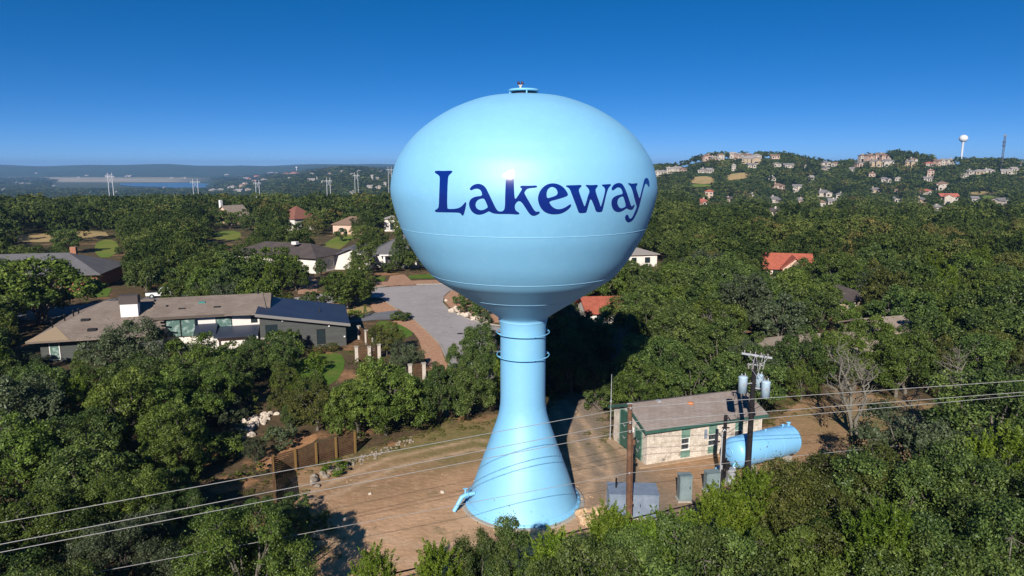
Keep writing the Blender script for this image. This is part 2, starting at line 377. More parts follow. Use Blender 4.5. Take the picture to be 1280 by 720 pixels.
LAKE = M('lake water', (.07, .15, .24), .3, .5)
lake_pts = [UZ(px, py, LAKE_Z+1.5) for px, py in ((150, 229.0), (185, 228.6), (240, 228.3), (262, 229.5), (256, 232.5), (262, 235), (236, 236), (200, 233.6), (170, 233), (150, 231.5))]
struct(MB().poly(lake_pts, LAKE_Z+1.5).build('lake', LAKE))

# the yard round the tower: worn dirt, dry grass and a gravel drive, one sheet
yard_px = [(345, 592), (428, 574), (515, 546), (570, 530), (640, 515), (690, 508), (702, 490), (765, 488), (760, 552), (955, 540), (985, 505), (1060, 490), (1240, 515), (1235, 560), (1100, 620), (1000, 650), (900, 690), (700, 760), (400, 760), (385, 690), (350, 640)]
YARD = [tuple(UZ(px, py)[:2]) for px, py in yard_px]
grav_px = [(698, 486), (768, 486), (763, 560), (812, 592), (880, 640), (860, 680), (745, 655), (722, 600), (690, 555), (680, 520)]
GRAV = [tuple(UZ(px, py)[:2]) for px, py in grav_px]
def blur_mask(poly, xs, ys, r):
    acc = np.zeros(xs.shape)
    for k in range(24):
        a = 2*PI*k/24; q = r*math.sqrt((k % 6+.5)/6)
        acc += inpoly(xs+q*math.cos(a), ys+q*math.sin(a), poly)
    return acc/24
gx = np.arange(-36, 62, .33); gy = np.arange(22, 76, .33)
GX, GY = np.meshgrid(gx, gy, indexing='ij')
ny = len(gy)
idx = np.arange(len(gx)*ny).reshape(len(gx), ny)
q = np.stack([idx[:-1, :-1], idx[1:, :-1], idx[1:, 1:], idx[:-1, 1:]], -1).reshape(-1, 4)
hgt = .02 + .05*np.sin(GX*.35+GY*.21)*np.sin(GY*.3) * 0 
me = bpy.data.meshes.new('yard'); me.from_pydata(np.stack([GX, GY, np.full(GX.shape, .012)], -1).reshape(-1, 3).tolist(), [], q.tolist()); me.update()
def fattr(n, v):
    a = me.attributes.new(n, 'FLOAT', 'POINT'); a.data.foreach_set('value', np.asarray(v, np.float32).ravel())
fattr('yard', blur_mask(YARD, GX, GY, 2.2)); fattr('gravel', blur_mask(GRAV, GX, GY, 2.5))
gp = UZ(545, 545); gq = UZ(1150, 530)
fattr('grass', np.clip(1.1*sstep(45.5, 53, GY)*(GX < 8) + .8*sstep(9, 2, np.hypot((GX-gq.x)*.6, GY-gq.y)), 0, 1))
fattr('pale', np.clip(sstep(8, 2, np.hypot((GX+7.5)*.75, GY-37.5)) + sstep(3.2, .8, abs(np.hypot(GX-.7, GY-43.2)-4.8))*.7, 0, 1))
def dist_line(P, xs, ys):
    d = np.full(xs.shape, 1e9)
    for a, b_ in zip(P[:-1], P[1:]):
        vx_, vy_ = b_[0]-a[0], b_[1]-a[1]; u = np.clip(((xs-a[0])*vx_+(ys-a[1])*vy_)/(vx_*vx_+vy_*vy_), 0, 1)
        d = np.minimum(d, np.hypot(xs-a[0]-u*vx_, ys-a[1]-u*vy_))
    return d
TRK = [(4.6, 62), (5.6, 56), (6.4, 50), (6.3, 45), (4.5, 39.5), (0, 36.8), (-6, 36.6), (-11, 39)]
TRK2 = [(6.2, 47), (2.5, 51), (-3, 52.5), (-9, 49), (-13, 44)]
tr = np.zeros(GX.shape)
for T_ in (TRK, TRK2):
    d_ = dist_line(T_, GX, GY); tr = np.maximum(tr, np.exp(-((d_-.85)/.33)**2))
fattr('track', tr)
YM, t, b = newmat('worn yard dirt')
tc, lit = litter_nodes(t)
def AT(n):
    a = t.nodes.new('ShaderNodeAttribute'); a.attribute_name = n; return a.outputs['Fac']
def RGB(c):
    n = t.nodes.new('ShaderNodeRGB'); n.outputs[0].default_value = (*c, 1); return n.outputs[0]
def MUL(a, b_):
    n = t.nodes.new('ShaderNodeMath'); n.operation = 'MULTIPLY'; n.use_clamp = True
    for i, v in enumerate((a, b_)):
        if isinstance(v, float): n.inputs[i].default_value = v
        else: t.links.new(v, n.inputs[i])
    return n.outputs[0]
dirt = mixnode(t, noise_mask(t, tc, .25, .4, .62), RGB((.37, .22, .125)), (.29, .185, .10))
dirt = mixnode(t, noise_mask(t, tc, 1.4, .5, .7), dirt, (.47, .30, .185))
dirt = mixnode(t, MUL(AT('pale'), noise_mask(t, tc, .5, .25, .6)), dirt, (.53, .325, .195))
dirt = mixnode(t, noise_mask(t, tc, .35, .58, .7), dirt, (.19, .15, .075))
gr = mixnode(t, noise_mask(t, tc, .5, .42, .62), RGB((.215, .165, .07)), (.145, .14, .045))
gr = mixnode(t, noise_mask(t, tc, 3.0, .52, .7), gr, (.29, .205, .105))
dirt = mixnode(t, MUL(AT('grass'), noise_mask(t, tc, .30, .22, .48)), dirt, gr)
gv = mixnode(t, noise_mask(t, tc, .4, .4, .6), RGB((.25, .19, .145)), (.20, .16, .12))
gv = mixnode(t, noise_mask(t, tc, 5, .52, .7), gv, (.32, .26, .20))
gv = mixnode(t, noise_mask(t, tc, .22, .56, .68), gv, (.19, .155, .075))
dirt = mixnode(t, AT('gravel'), dirt, gv)
dirt = mixnode(t, MUL(AT('track'), noise_mask(t, tc, 1.1, .25, .6)), dirt, (.50, .34, .22))
speck = mixnode(t, noise_mask(t, tc, 14, .66, .74, 3), dirt, (.46, .36, .26))
speck = mixnode(t, noise_mask(t, tc, 9, .66, .75, 3), speck, (.10, .075, .045))
mr = t.nodes.new('ShaderNodeMath'); mr.operation = 'ADD'; t.links.new(AT('yard'), mr.inputs[0])
nn = t.nodes.new('ShaderNodeMath'); nn.operation = 'MULTIPLY_ADD'; t.links.new(noise_mask(t, tc, .6, .3, .7), nn.inputs[0]); nn.inputs[1].default_value = .8; nn.inputs[2].default_value = -.4
t.links.new(nn.outputs[0], mr.inputs[1])
ms = t.nodes.new('ShaderNodeMapRange'); ms.inputs[1].default_value = .3; ms.inputs[2].default_value = .7; t.links.new(mr.outputs[0], ms.inputs[0])
fin = mixnode(t, ms.outputs[0], lit, speck)
t.links.new(fin, b.inputs['Base Color']); b.inputs['Roughness'].default_value = .95; b.inputs['Specular IOR Level'].default_value = .1
n = t.nodes.new('ShaderNodeTexNoise'); n.inputs['Scale'].default_value = 3; n.inputs['Detail'].default_value = 8; t.links.new(tc.outputs['Object'], n.inputs['Vector'])
bp = t.nodes.new('ShaderNodeBump'); bp.inputs['Strength'].default_value = .5; bp.inputs['Distance'].default_value = .12; t.links.new(n.outputs[0], bp.inputs['Height']); t.links.new(bp.outputs[0], b.inputs['Normal'])
me.materials.append(YM)
yard = struct(bpy.data.objects.new('yard', me)); C.objects.link(yard)

def chaikin(p, n=2):
    for _ in range(n):
        q_ = []
        for i in range(len(p)):
            a, b_ = p[i], p[(i+1) % len(p)]
            q_ += [(a[0]*.75+b_[0]*.25, a[1]*.75+b_[1]*.25), (a[0]*.25+b_[0]*.75, a[1]*.25+b_[1]*.75)]
        p = q_
    return p
def gpoly(pxs): return [tuple(UZ(a, b_)[:2]) for a, b_ in pxs]
EXCL = [YARD]
def sheet(name, pxs, mat, z, smooth=1, margin=True):
    p = gpoly(pxs)
    if smooth: p = chaikin(p, smooth)
    if margin: EXCL.append(p)
    return struct(MB().poly(p, z).build(name, mat))
STREET_PX = [(300, 379), (382, 371), (469, 359.5), (562, 355), (680, 349), (700, 358), (600, 361), (575, 361.5), (560, 365), (551, 378), (561, 389), (583, 399), (610, 406), (640, 413), (655, 430), (640, 465), (620, 478), (590, 475), (560, 456), (550, 431), (534, 415), (516, 398), (497, 386), (478, 373), (462, 371), (382, 384), (300, 392)]
sheet('street', STREET_PX, ASPH, .05, 1)
sheet('verge', [(486, 401), (520, 398), (534, 415), (550, 431), (558, 456), (562, 464), (540, 466), (528, 440), (522, 420), (505, 408)], GRANITE, .03, 1)
sheet('verge', [(462, 380), (482, 375), (500, 388), (480, 392), (466, 390)], GRANITE, .034, 1)
sheet('driveway', [(455, 393), (497, 388), (515, 399), (470, 400), (430, 404), (430, 396)], DRIVE, .042, 0)
sheet('driveway', [(482, 357.5), (488, 345), (505, 343), (520, 356)], BRICKDR, .046, 0)
sheet('sidewalk', [(469, 359.3), (472, 352.5), (490, 352), (493, 357.3)], BRICKDR, .038, 0)
sheet('sidewalk', [(520, 356), (512, 351), (560, 349.5), (600, 349), (600, 353.5)], BRICKDR, .038, 0)
sheet('driveway', [(372, 368), (376, 350), (390, 346), (398, 352), (396, 368)], BRICKDR, .05, 0)
sheet('lawn', [(510, 348.5), (512, 344), (560, 341), (600, 341), (600, 348)], LAWN, .042, 0)
sheet('lawn', [(468, 351.5), (470, 346), (482, 346), (480, 352)], LAWN, .042, 0)
sheet('lawn', [(362, 452), (415, 440), (432, 446), (428, 470), (405, 486), (378, 482)], LAWN, .03, 1)
sheet('lawn', [(415, 386), (460, 382), (468, 390), (430, 394)], DRYLAWN, .03, 1)
sheet('lawn', [(470, 402), (486, 401), (505, 408), (520, 418), (500, 425), (468, 420)], LAWN, .034, 1)
sheet('lawn', [(112, 372), (117, 361), (140, 360), (135, 371)], LAWN, .03, 0)
BAREDIRT = M('bare orange dirt', (.42, .215, .105), .95, .1, var=[((.33,.17,.085), .6, .42, .6), ((.50,.29,.16), 3, .5, .7)], bump=(6,.4))
sheet('dirt_path', [(325, 572), (345, 556), (375, 545), (395, 541), (398, 550), (372, 562), (345, 580), (330, 590), (318, 588)], BAREDIRT, .03, 1)
sheet('dirt_path', [(236, 572), (250, 562), (272, 566), (268, 580), (246, 584)], BAREDIRT, .03, 1)
sheet('dirt_path', [(170, 626), (182, 616), (196, 620), (186, 632)], BAREDIRT, .03, 1)
sheet('path', [(20, 392), (60, 384), (112, 381), (145, 372), (212, 372), (212, 378), (150, 384), (100, 391), (60, 400), (20, 400)], DRIVE, .036, 1)
sheet('fairway', [(15, 302), (22, 294), (60, 291), (130, 288), (138, 297), (60, 303)], DRYLAWN, .03, 1)
sheet('fairway', [(120, 322), (118, 304), (136, 298), (150, 305), (142, 322)], FAIR, .036, 1)
sheet('fairway', [(395, 318), (405, 304), (432, 290), (445, 294), (430, 308), (412, 320)], FAIR, .03, 1)
sheet('fairway', [(262, 300), (264, 290), (300, 288), (302, 300)], FAIR, .03, 1)
MOUND = gpoly([(556, 364), (590, 362), (640, 372), (660, 400), (620, 405), (588, 398), (566, 387), (554, 376)])
sheet('verge', [(556, 364), (590, 362), (640, 372), (660, 400), (620, 405), (588, 398), (566, 387), (554, 376)], GRANITE, .03, 1)
# kerbs: real steps along the street
def kerb(pxs, name='kerb'):
    p = [UZ(*q_) for q_ in pxs]
    b_ = MB()
    for i in range(len(p)-1):
        d = p[i+1]-p[i]; b_.box(((p[i].x+p[i+1].x)/2, (p[i].y+p[i+1].y)/2, .075), (d.length+.12, .22, .15), math.atan2(d.y, d.x))
    return struct(b_.build(name, CONC))
kerb([(382, 371), (469, 359.5), (481, 358)]); kerb([(521, 356), (562, 355), (640, 351)])
kerb([(575, 361.5), (562, 364), (554, 371), (553, 379), (561, 388), (583, 398.4), (610, 405.4), (650, 411.4)])
kerb([(562, 458), (551, 431.5), (535, 415.5), (517, 399)]); kerb([(496, 387), (478, 373.8), (462, 371.7)])
def far_patch(name, pxs, mat, up=.5):
    pts = [UT(a, b_) for a, b_ in chaikin(pxs, 2)]
    c = sum(pts, Vector())/len(pts)
    m = MB(); P = []
    rings = 6; n_ = len(pts)
    for k in range(rings+1):
        for p in pts:
            q_ = c.lerp(p, max(k/rings, .001)); P.append((q_.x, q_.y, float(terrain(q_.x, q_.y))+up))
    fs = []
    for k in range(rings):
        for i in range(n_): fs.append((k*n_+i, k*n_+(i+1) % n_, (k+1)*n_+(i+1) % n_, (k+1)*n_+i))
    m.add(P, fs, True); EXCL.append([(c.x+(p.x-c.x)*.72, c.y+(p.y-c.y)*.72) for p in pts])
    return struct(m.build(name, mat))
FARKEEP = []
far_patch('fairway', [(858, 230), (862, 222), (888, 221), (898, 226), (894, 231)], DRYLAWN); far_patch('fairway', [(862, 235), (860, 231), (888, 231), (890, 234)], FAIR)
far_patch('fairway', [(903, 226), (908, 219), (936, 216), (940, 220), (924, 226)], DRYLAWN)
far_patch('fairway', [(1205, 244), (1208, 240), (1250, 240), (1252, 244)], DRYLAWN); far_patch('fairway', [(1228, 250), (1228, 245), (1244, 245), (1244, 250)], FAIR)
FARKEEP += [(866, 223, 891, 231), (910, 218, 933, 223), (1212, 241, 1246, 247)]
KEEP = []            # (x0, y0, x1, y1, Y): photo box that nothing nearer than Y may cover
EXCL.append([(-22.6,59.5),(-19,59.5),(-21.6,50),(-25,50)])      # the dry bed lies in the sun
# haze
HAZE = True

# ------------------------------------------------------------------ the water tower
TX, TY = 0.71, 43.2
PROF = [(1.56,12.35),(1.62,12.55),(2.0,12.85),(2.65,13.27),(3.8,14.02),(5.0,14.80),(5.62,15.24),(6.35,16.1),(6.9,17.0),(7.4,17.95),(7.75,18.9),(8.0,19.8),(8.11,20.5),(8.05,21.2),(7.89,21.83),(7.69,22.35),(7.37,22.87),(7.0,23.39),(6.5,23.92),(5.86,24.45),(5.04,25.0),(4.01,25.53),(2.56,26.03),(1.2,26.22),(0.02,26.26)]
def spline(pts, k=6):
    out = []
    n = len(pts)
    for i in range(n-1):
        p0 = Vector(pts[max(i-1,0)]); p1 = Vector(pts[i]); p2 = Vector(pts[i+1]); p3 = Vector(pts[min(i+2,n-1)])
        for j in range(k):
            t_ = j/k
            out.append(tuple(.5*((2*p1)+(p2-p0)*t_+(2*p0-5*p1+4*p2-p3)*t_*t_+(3*p1-p0-3*p2+p3)*t_**3)))
    out.append(tuple(pts[-1])); return out
PS = spline(PROF, 5)
PZ = np.array([p[1] for p in PS]); PR = np.array([p[0] for p in PS])
def bowl_r(z): return float(np.interp(z, PZ, PR))
tower = thing('water_tower', 'large light blue pedestal water tower with Lakeway lettering on its bulb', 'water tower', (TX, TY, 0))
bowl = MB().lathe(PS, n=128).build('bowl', TOWER, tower)
stem = spline([(3.62,.22),(3.40,.8),(3.10,1.7),(2.72,2.75),(2.32,3.85),(1.98,4.85),(1.72,5.6),(1.54,6.3),(1.47,7.0),(1.46,8.2),(1.46,10.2),(1.46,11.6),(1.50,12.1),(1.565,12.4)], 5)
ped = MB().lathe(stem, n=96).build('pedestal', TOWER, tower)
for z in (12.36, 14.0, 15.5, 18.35):
    MB().torus((0,0,z), bowl_r(z)+.002, .016, 96, 5).build('weld_seam', SEAM, bowl)
for z in (3.2, 6.5): 
    r_ = float(np.interp(z, [p[1] for p in stem], [p[0] for p in stem])); MB().torus((0,0,z), r_+.001, .012, 80, 5).build('weld_seam', TOWER, ped)
fl = MB().lathe([(3.55,.02),(3.86,.02),(3.86,.14),(3.66,.14),(3.62,.30)], n=96)
for k in range(36):
    a = 2*PI*k/36; fl.box((3.76*math.cos(a), 3.76*math.sin(a), .17), (.05,.05,.07), a)
fl.build('base_flange', TOWER, tower)
MB().lathe([(0.1,-.2),(4.15,-.2),(4.15,.03),(4.05,.05),(3.5,.05)], n=64).build('foundation', CONC, tower)
for z in (11.55, 10.05):
    g_ = MB().torus((0,0,z), 1.68, .032, 72, 7)
    for k in range(10):
        a = 2*PI*k/10+.2; g_.tube([(1.44*math.cos(a),1.44*math.sin(a),z-.1),(1.70*math.cos(a),1.70*math.sin(a),z)], .022, 5)
    g_.build('ring_rail', LBLUE, tower)
# roof platform, hatch, vent, beacon
pf = MB().lathe([(.02,26.56),(.85,26.56),(.93,26.50),(.93,26.44),(.85,26.42),(.02,26.42)], n=40).build('roof_platform', LBLUE, tower)
MB().lathe([(.72,26.0),(.72,26.42)], n=32).build('vent_drum', M('dark vent screen', (.03,.04,.06), .7), tower)
for a in (.4, 1.9, 3.4, 4.9): MB().tube([(.86*math.cos(a),.86*math.sin(a),26.06),(.86*math.cos(a),.86*math.sin(a),26.45)], .05, 6).build('platform_post', LBLUE, tower)
bc = MB().tube([(-.2,0,26.5),(-.2,0,26.74)], .07, 8)
bc.tube([(-.2,0,26.72),(-.31,0,26.85)], .045, 6); bc.tube([(-.2,0,26.72),(-.09,0,26.85)], .045, 6)
bc = bc.build('beacon_post', M('cream beacon metal', (.6,.5,.4), .5), tower)
for dx in (-.31, -.09): MB().lathe([(.02,26.83),(.075,26.84),(.085,26.92),(.06,27.0),(.01,27.02)], (dx,0,0), 12).build('beacon_lamp', M('dark beacon glass', (.06,.012,.02), .2, .5), bc)
hb = MB().lathe([(.30,25.75),(.30,25.98),(.33,26.0),(.02,26.04)], (-1.55,-.3,0), 20); hb.tube([(-2.0,-.3,25.85),(-1.5,-.3,26.02)], .03, 6)
hb.build('roof_hatch', LBLUE, tower)
# overflow pipe
op = MB().tube([(-3.15,-1.2,1.05),(-3.75,-1.5,1.05),(-3.95,-1.6,.98),(-4.25,-1.75,.45),(-4.45,-1.85,.12)], [.13,.13,.14,.13,.13], 12)
op.lathe([(.2,-.03),(.2,.03)], (-3.62,-1.43,1.05), 14, 'X', .46); op.tube([(-3.72,-1.5,1.05),(-3.72,-1.5,1.5)], .06, 8); op.box((-3.72,-1.5,1.52),(.3,.06,.06))
op.build('overflow_pipe', TOWER, tower)

L1 = lambda p: (530+p[0]/8, 200+p[1]/8)
L2 = lambda p: (670+p[0]/8, 200+p[1]/8)
GLY = [  # (outline, counters, to-photo map)
 ([(108,118),(120,107),(200,110),(275,106),(288,116),(270,135),(248,155),(240,185),(234,330),(232,480),(245,490),(320,487),(365,472),(395,445),(412,420),(424,425),(420,460),(410,505),(398,545),(388,556),(378,548),(362,528),(330,523),(240,522),(125,520),(110,512),(112,500),(140,485),(150,460),(154,330),(160,185),(155,160),(135,142),(115,132)], [], L1),
 ([(458,295),(462,280),(485,255),(520,240),(555,238),(590,250),(620,278),(650,340),(690,425),(722,490),(745,514),(780,515),(800,500),(810,470),(812,330),(818,200),(812,180),(795,172),(782,165),(782,155),(800,140),(825,125),(850,110),(885,95),(900,97),(898,200),(902,330),(908,385),(918,388),(945,350),(972,305),(980,290),(975,280),(962,275),(962,262),(980,256),(1060,258),(1120,254),(1132,264),(1125,275),(1060,280),(1030,288),(1010,310),(1002,330),(1030,380),(1065,440),(1100,500),(1120,518),(1145,514),(1160,520),(1150,535),(1120,552),(1095,558),(1070,550),(1045,525),(1010,470),(980,425),(958,410),(940,410),(918,430),(907,455),(910,490),(925,512),(950,525),(955,537),(940,544),(860,538),(740,538),(690,532),(650,510),(640,515),(590,540),(545,547),(505,535),(475,510),(455,470),(450,435),(460,400),(485,378),(520,364),(582,358),(580,330),(570,305),(548,288),(520,285),(495,292),(475,304)],
  [[(515,450),(520,420),(540,397),(570,385),(600,383),(615,410),(640,468),(630,480),(600,497),(565,503),(535,490),(520,472)]], L1),
 ([(18,385),(25,345),(45,300),(80,262),(120,240),(165,232),(210,238),(255,258),(290,290),(315,330),(320,350),(300,365),(220,390),(130,412),(140,440),(165,470),(200,490),(245,492),(290,475),(325,452),(345,440),(352,450),(340,475),(300,510),(250,535),(190,543),(130,538),(80,515),(45,475),(25,430)], [[(108,385),(104,330),(115,295),(140,272),(170,268),(200,285),(215,315),(215,340),(200,355),(160,370)]], L2),
 ([(295,260),(305,253),(380,252),(450,248),(456,262),(435,280),(425,300),(440,350),(470,430),(485,470),(500,430),(520,355),(535,320),(530,295),(510,270),(495,258),(500,248),(550,252),(612,247),(618,262),(600,280),(592,300),(605,350),(635,430),(645,470),(655,450),(680,360),(692,300),(685,275),(660,258),(655,246),(700,243),(745,240),(748,252),(725,275),(710,310),(690,390),(665,500),(655,518),(600,520),(585,470),(545,375),(525,440),(505,515),(495,527),(430,530),(420,510),(395,440),(360,350),(335,285),(310,270)], [], L2),
 ([(757,298),(755,280),(775,248),(810,230),(845,230),(870,250),(900,310),(930,400),(950,460),(960,465),(975,448),(985,442),(980,465),(965,490),(945,496),(920,490),(905,478),(875,500),(840,517),(810,518),(780,505),(760,475),(752,430),(760,390),(785,365),(820,350),(868,340),(862,310),(850,285),(830,272),(805,275),(785,292),(765,305)], [[(810,430),(815,395),(835,370),(868,360),(880,385),(900,460),(880,475),(850,485),(825,470)]], L2),
 ([(918,237),(925,230),(960,238),(1010,230),(1014,240),(1000,262),(1000,285),(1015,335),(1032,390),(1045,350),(1060,290),(1075,225),(1085,190),(1102,176),(1120,188),(1132,225),(1133,262),(1127,270),(1112,245),(1098,232),(1085,245),(1070,300),(1050,380),(1025,480),(990,560),(960,605),(925,622),(900,610),(888,580),(895,555),(912,543),(922,555),(930,580),(945,588),(965,570),(1000,490),(1008,465),(985,390),(965,310),(950,270),(935,252)], [], L2)]
def on_bowl(px, py, off):                       # where the sight line to a photo point meets the bowl
    r = ray(px, py); t0, t1 = 34.0, 43.0
    f = lambda t: math.hypot(r[0]*t-TX, r[1]*t-TY) - bowl_r(CAMH+r[2]*t)
    if f(t1) > 0: t1 = (TX*r[0]+TY*r[1])/(r[0]**2+r[1]**2)
    for _ in range(40):
        tm = (t0+t1)/2
        if f(tm) > 0: t0 = tm
        else: t1 = tm
    t = (t0+t1)/2; p = Vector((r[0]*t-TX, r[1]*t-TY, CAMH+r[2]*t))
    z = p.z; dr = (bowl_r(z+.05)-bowl_r(z-.05))/.1
    n_ = Vector((p.x, p.y, 0)).normalized() - Vector((0, 0, dr)); n_.normalize()
    return p + n_*off
lm = MB()
for outl, holes, mp in GLY:
    rings = [chaikin([mp(p) for p in outl], 1)] + [chaikin([mp(p) for p in h], 1) for h in holes]
    vs = []; es = []
    for r in rings:
        o = len(vs); vs += [Vector(p) for p in r]; es += [(o+i, o+(i+1) % len(r)) for i in range(len(r))]
    nb = len(vs)
    x0, x1 = min(v.x for v in vs), max(v.x for v in vs); y0, y1 = min(v.y for v in vs), max(v.y for v in vs)
    gxs, gys = np.meshgrid(np.arange(x0, x1, 2.5), np.arange(y0, y1, 2.5))
    ins = np.zeros(gxs.shape, bool)
    for r in rings: ins ^= inpoly(gxs, gys, r)
    vs += [Vector((float(a), float(b_))) for a, b_ in zip(gxs[ins], gys[ins])]
    res = geometry.delaunay_2d_cdt(vs, es, [], 0, 1e-5)
    V2, F2 = res[0], res[2]
    P = [on_bowl(v.x, v.y, .018) for v in V2]; keep = []
    for f in F2:
        cx = sum(V2[i].x for i in f)/len(f); cy_ = sum(V2[i].y for i in f)/len(f); s_ = False
        for r in rings: s_ ^= bool(inpoly(cx, cy_, r))
        if s_:
            a, b_, c_ = (P[i] for i in f[:3]); nn_ = (b_-a).cross(c_-a)
            keep.append(tuple(f) if nn_.dot(Vector((a.x, a.y, 0))) > 0 else tuple(f)[::-1])
    lm.add(P, keep, True)
    for r in rings:
        A = [on_bowl(x, y, .018) for x, y in r]; B = [on_bowl(x, y, -.01) for x, y in r]; n_ = len(r)
        lm.add(A+B, [(i, (i+1) % n_, n_+(i+1) % n_, n_+i) for i in range(n_)])
lm.build('lettering', NAVY, bowl)

# ------------------------------------------------------------------ pump house, tank, poles, cabinets
def local(ox, oy, rot):
    c, s = math.cos(rot), math.sin(rot)
    return lambda x, y: (ox+c*x-s*y, oy+s*x+c*y)
PH = (10.0, 48.5); PR_ = R_(19)
phl = local(*PH, PR_)
LW, DW, HW = 10.2, 5.3, 2.86
EXCL.append([phl(-1.5,-1.5), phl(LW+1.5,-1.5), phl(LW+1.5,DW+1.0), phl(-1.5,DW+1.0)])
ph = thing('pump_house', 'low whitewashed stone utility building with brown gable roof and green doors', 'building', (*PH, 0), PR_)
w_ = MB()
def wall_with_holes(mb, x0, x1, y, z0, z1, holes, th, flip=False):    # wall along x at y, thickness towards +y
    xs = sorted({x0, x1, *[h[0] for h in holes], *[h[1] for h in holes]})
    for a, b_ in zip(xs[:-1], xs[1:]):
        hs_ = [h for h in holes if h[0] <= a+1e-6 and h[1] >= b_-1e-6]
        segs = [(z0, z1)] if not hs_ else [(z0, hs_[0][2]), (hs_[0][3], z1)]
        for c_, d_ in segs:
            if d_-c_ > .01: mb.b2(a, b_, y, y+th, c_, d_)
wins = [(2.95, 3.72, .75, 2.55), (5.35, 6.12, .75, 2.55), (7.75, 8.5, .75, 2.55)]
wall_with_holes(w_, 0, LW, 0, 0, HW, wins, .25)
RISE = 1.0
def gable_end(mb, x, sgn, doors):
    ys = [0.25, DW/2, DW]
    mb.add([(x,.25,0),(x,DW,0),(x,DW,HW),(x,DW/2,HW+RISE-.06),(x,.25,HW+.09),(x+sgn*.25,.25,0),(x+sgn*.25,DW,0),(x+sgn*.25,DW,HW),(x+sgn*.25,DW/2,HW+RISE-.06),(x+sgn*.25,.25,HW+.09)],
           [(0,4,3,2,1) if sgn > 0 else (0,1,2,3,4), (5,6,7,8,9) if sgn > 0 else (9,8,7,6,5), (0,1,6,5),(1,2,7,6),(2,3,8,7),(3,4,9,8),(4,0,5,9)])
gable_end(w_, 0, 1, None); gable_end(w_, LW, -1, None); w_.b2(.25, LW-.25, DW-.25, DW, 0, HW)
w_.build('wall', STONE, ph)
OV = .32
rf = MB(); ey = HW-.05
for s_ in (0, 1):
    yo = -OV if s_ == 0 else DW+OV
    ze = HW - RISE*OV/(DW/2)
    P0 = [(-OV, yo, ze+.02), (LW+OV, yo, ze+.02), (LW+OV, DW/2, HW+RISE), (-OV, DW/2, HW+RISE)]
    P1 = [(p[0], p[1], p[2]+.11) for p in P0]
    rf.add(P0+P1, [(4,5,6,7) if s_ == 0 else (7,6,5,4), (0,3,2,1) if s_ == 0 else (1,2,3,0), (0,1,5,4), (1,2,6,5), (3,0,4,7)])
rf.build('roof', SHINGLE, ph)
fs_ = MB(); ze = HW - RISE*OV/(DW/2)
fs_.b2(-OV-.03, LW+OV+.03, -OV-.05, -OV-.003, ze-.10, ze+.115); fs_.b2(-OV-.03, LW+OV+.03, DW+OV+.003, DW+OV+.05, ze-.10, ze+.115)
for x in (-OV-.045, LW+OV+.003):
    for s_ in (0, 1):
        ya = -OV if s_ == 0 else DW+OV
        A = [(x, ya, ze-.10), (x+.042, ya, ze-.10), (x+.042, DW/2, HW+RISE-.10), (x, DW/2, HW+RISE-.10)]
        fs_.add(A+[(p[0], p[1], p[2]+.215) for p in A], [(0,1,2,3),(7,6,5,4),(0,4,5,1),(1,5,6,2),(2,6,7,3),(3,7,4,0)])
fs_.build('fascia', GREEN, ph)
for h in wins:
    fr = MB(); x0, x1, z0, z1 = h; zm = z0+.98
    for a, b_, c_, d_ in ((x0,x0+.06,z0,zm),(x1-.06,x1,z0,zm),(x0+.06,x1-.06,z0,z0+.07),(x0+.06,x1-.06,zm-.06,zm),(x0+.06,x1-.06,z0+.46,z0+.52)): fr.b2(a, b_, .06, .14, c_, d_)
    f_ = fr.build('window', WHITE, ph)
    MB().b2(x0+.05, x1-.05, .12, .16, z0+.04, zm-.03).build('pane', GLASS, f_)
    gb = MB()
    for k in range(4): gb.b2(x0+.17+k*.14, x0+.178+k*.14, .045, .055, z0+.07, zm-.06)
    gb.build('window_bars', GALV, f_)
    MB().b2(x0, x1, .04, .16, zm, z1).build('panel', GREEN2, f_)
    MB().b2(x0-.02, x1+.02, -.015, .0, z0-.55, z0-.01).build('panel', GREEN2, f_)
for y0, y1, z1 in ((.75, 1.65, 2.35), (2.6, 4.1, 3.1)):
    for zb in (z1*.3, z1*.62): MB().box((-.085, (y0+y1)/2+.1, zb), (.02,.34,.05), 0, .5).box((-.095, (y0+y1)/2-.1, zb+.06), (.02,.26,.05), 0, -.4).build('bracket', GALV, ph)
    d_ = MB().b2(-.05, -.004, y0, y1, .05, z1); d_.b2(-.07, -.05, y0+.1, y1-.1, .25, z1*.42); d_.b2(-.07, -.05, y0+.1, y1-.1, z1*.5, z1-.25)
    d_ = d_.build('door', GREEN, ph)
    MB().tube([(-.1, y0+.09, 1.0), (-.1, y0+.09, 1.2)], .02, 6).build('handle', GALV, d_)
    fm = MB(); fm.b2(-.07, -.004, y0-.1, y0, 0.03, z1+.1); fm.b2(-.07, -.004, y1, y1+.1, 0.03, z1+.1); fm.b2(-.07, -.004, y0, y1, z1, z1+.1); fm.build('door_frame', GREEN2, d_)
MB().b2(-.1, -.02, 1.95, 2.25, 1.9, 2.25).build('notice_sign', WHITE, ph)
vz = HW+RISE*.62
MB().lathe([(.24,vz-.05),(.24,vz+.16),(.30,vz+.17),(.30,vz+.23),(.02,vz+.32)], (4.9, DW*.36, 0), 16).build('roof_vent', ORANGE, ph)
MB().b2(4.5, 5.3, DW*.36-.42, DW*.36+.42, vz-.02, vz+.04).build('vent_curb', PALEROOF, ph)
MB().b2(2.2, 2.5, DW*.44, DW*.44+.3, HW+RISE*.82, HW+RISE*.82+.35).build('roof_vent', GALV, ph)
ap = MB(); ap.b2(-.75, -.08, -.4, DW+.3, -.1, .10); ap.b2(-.08, LW+.2, -.42, -.02, -.1, .09); ap.build('apron_kerb', M('stained concrete', (.42,.29,.19), .9, .2, var=[((.34,.24,.16), 1.5, .42, .62)], bump=(10,.3)), ph)
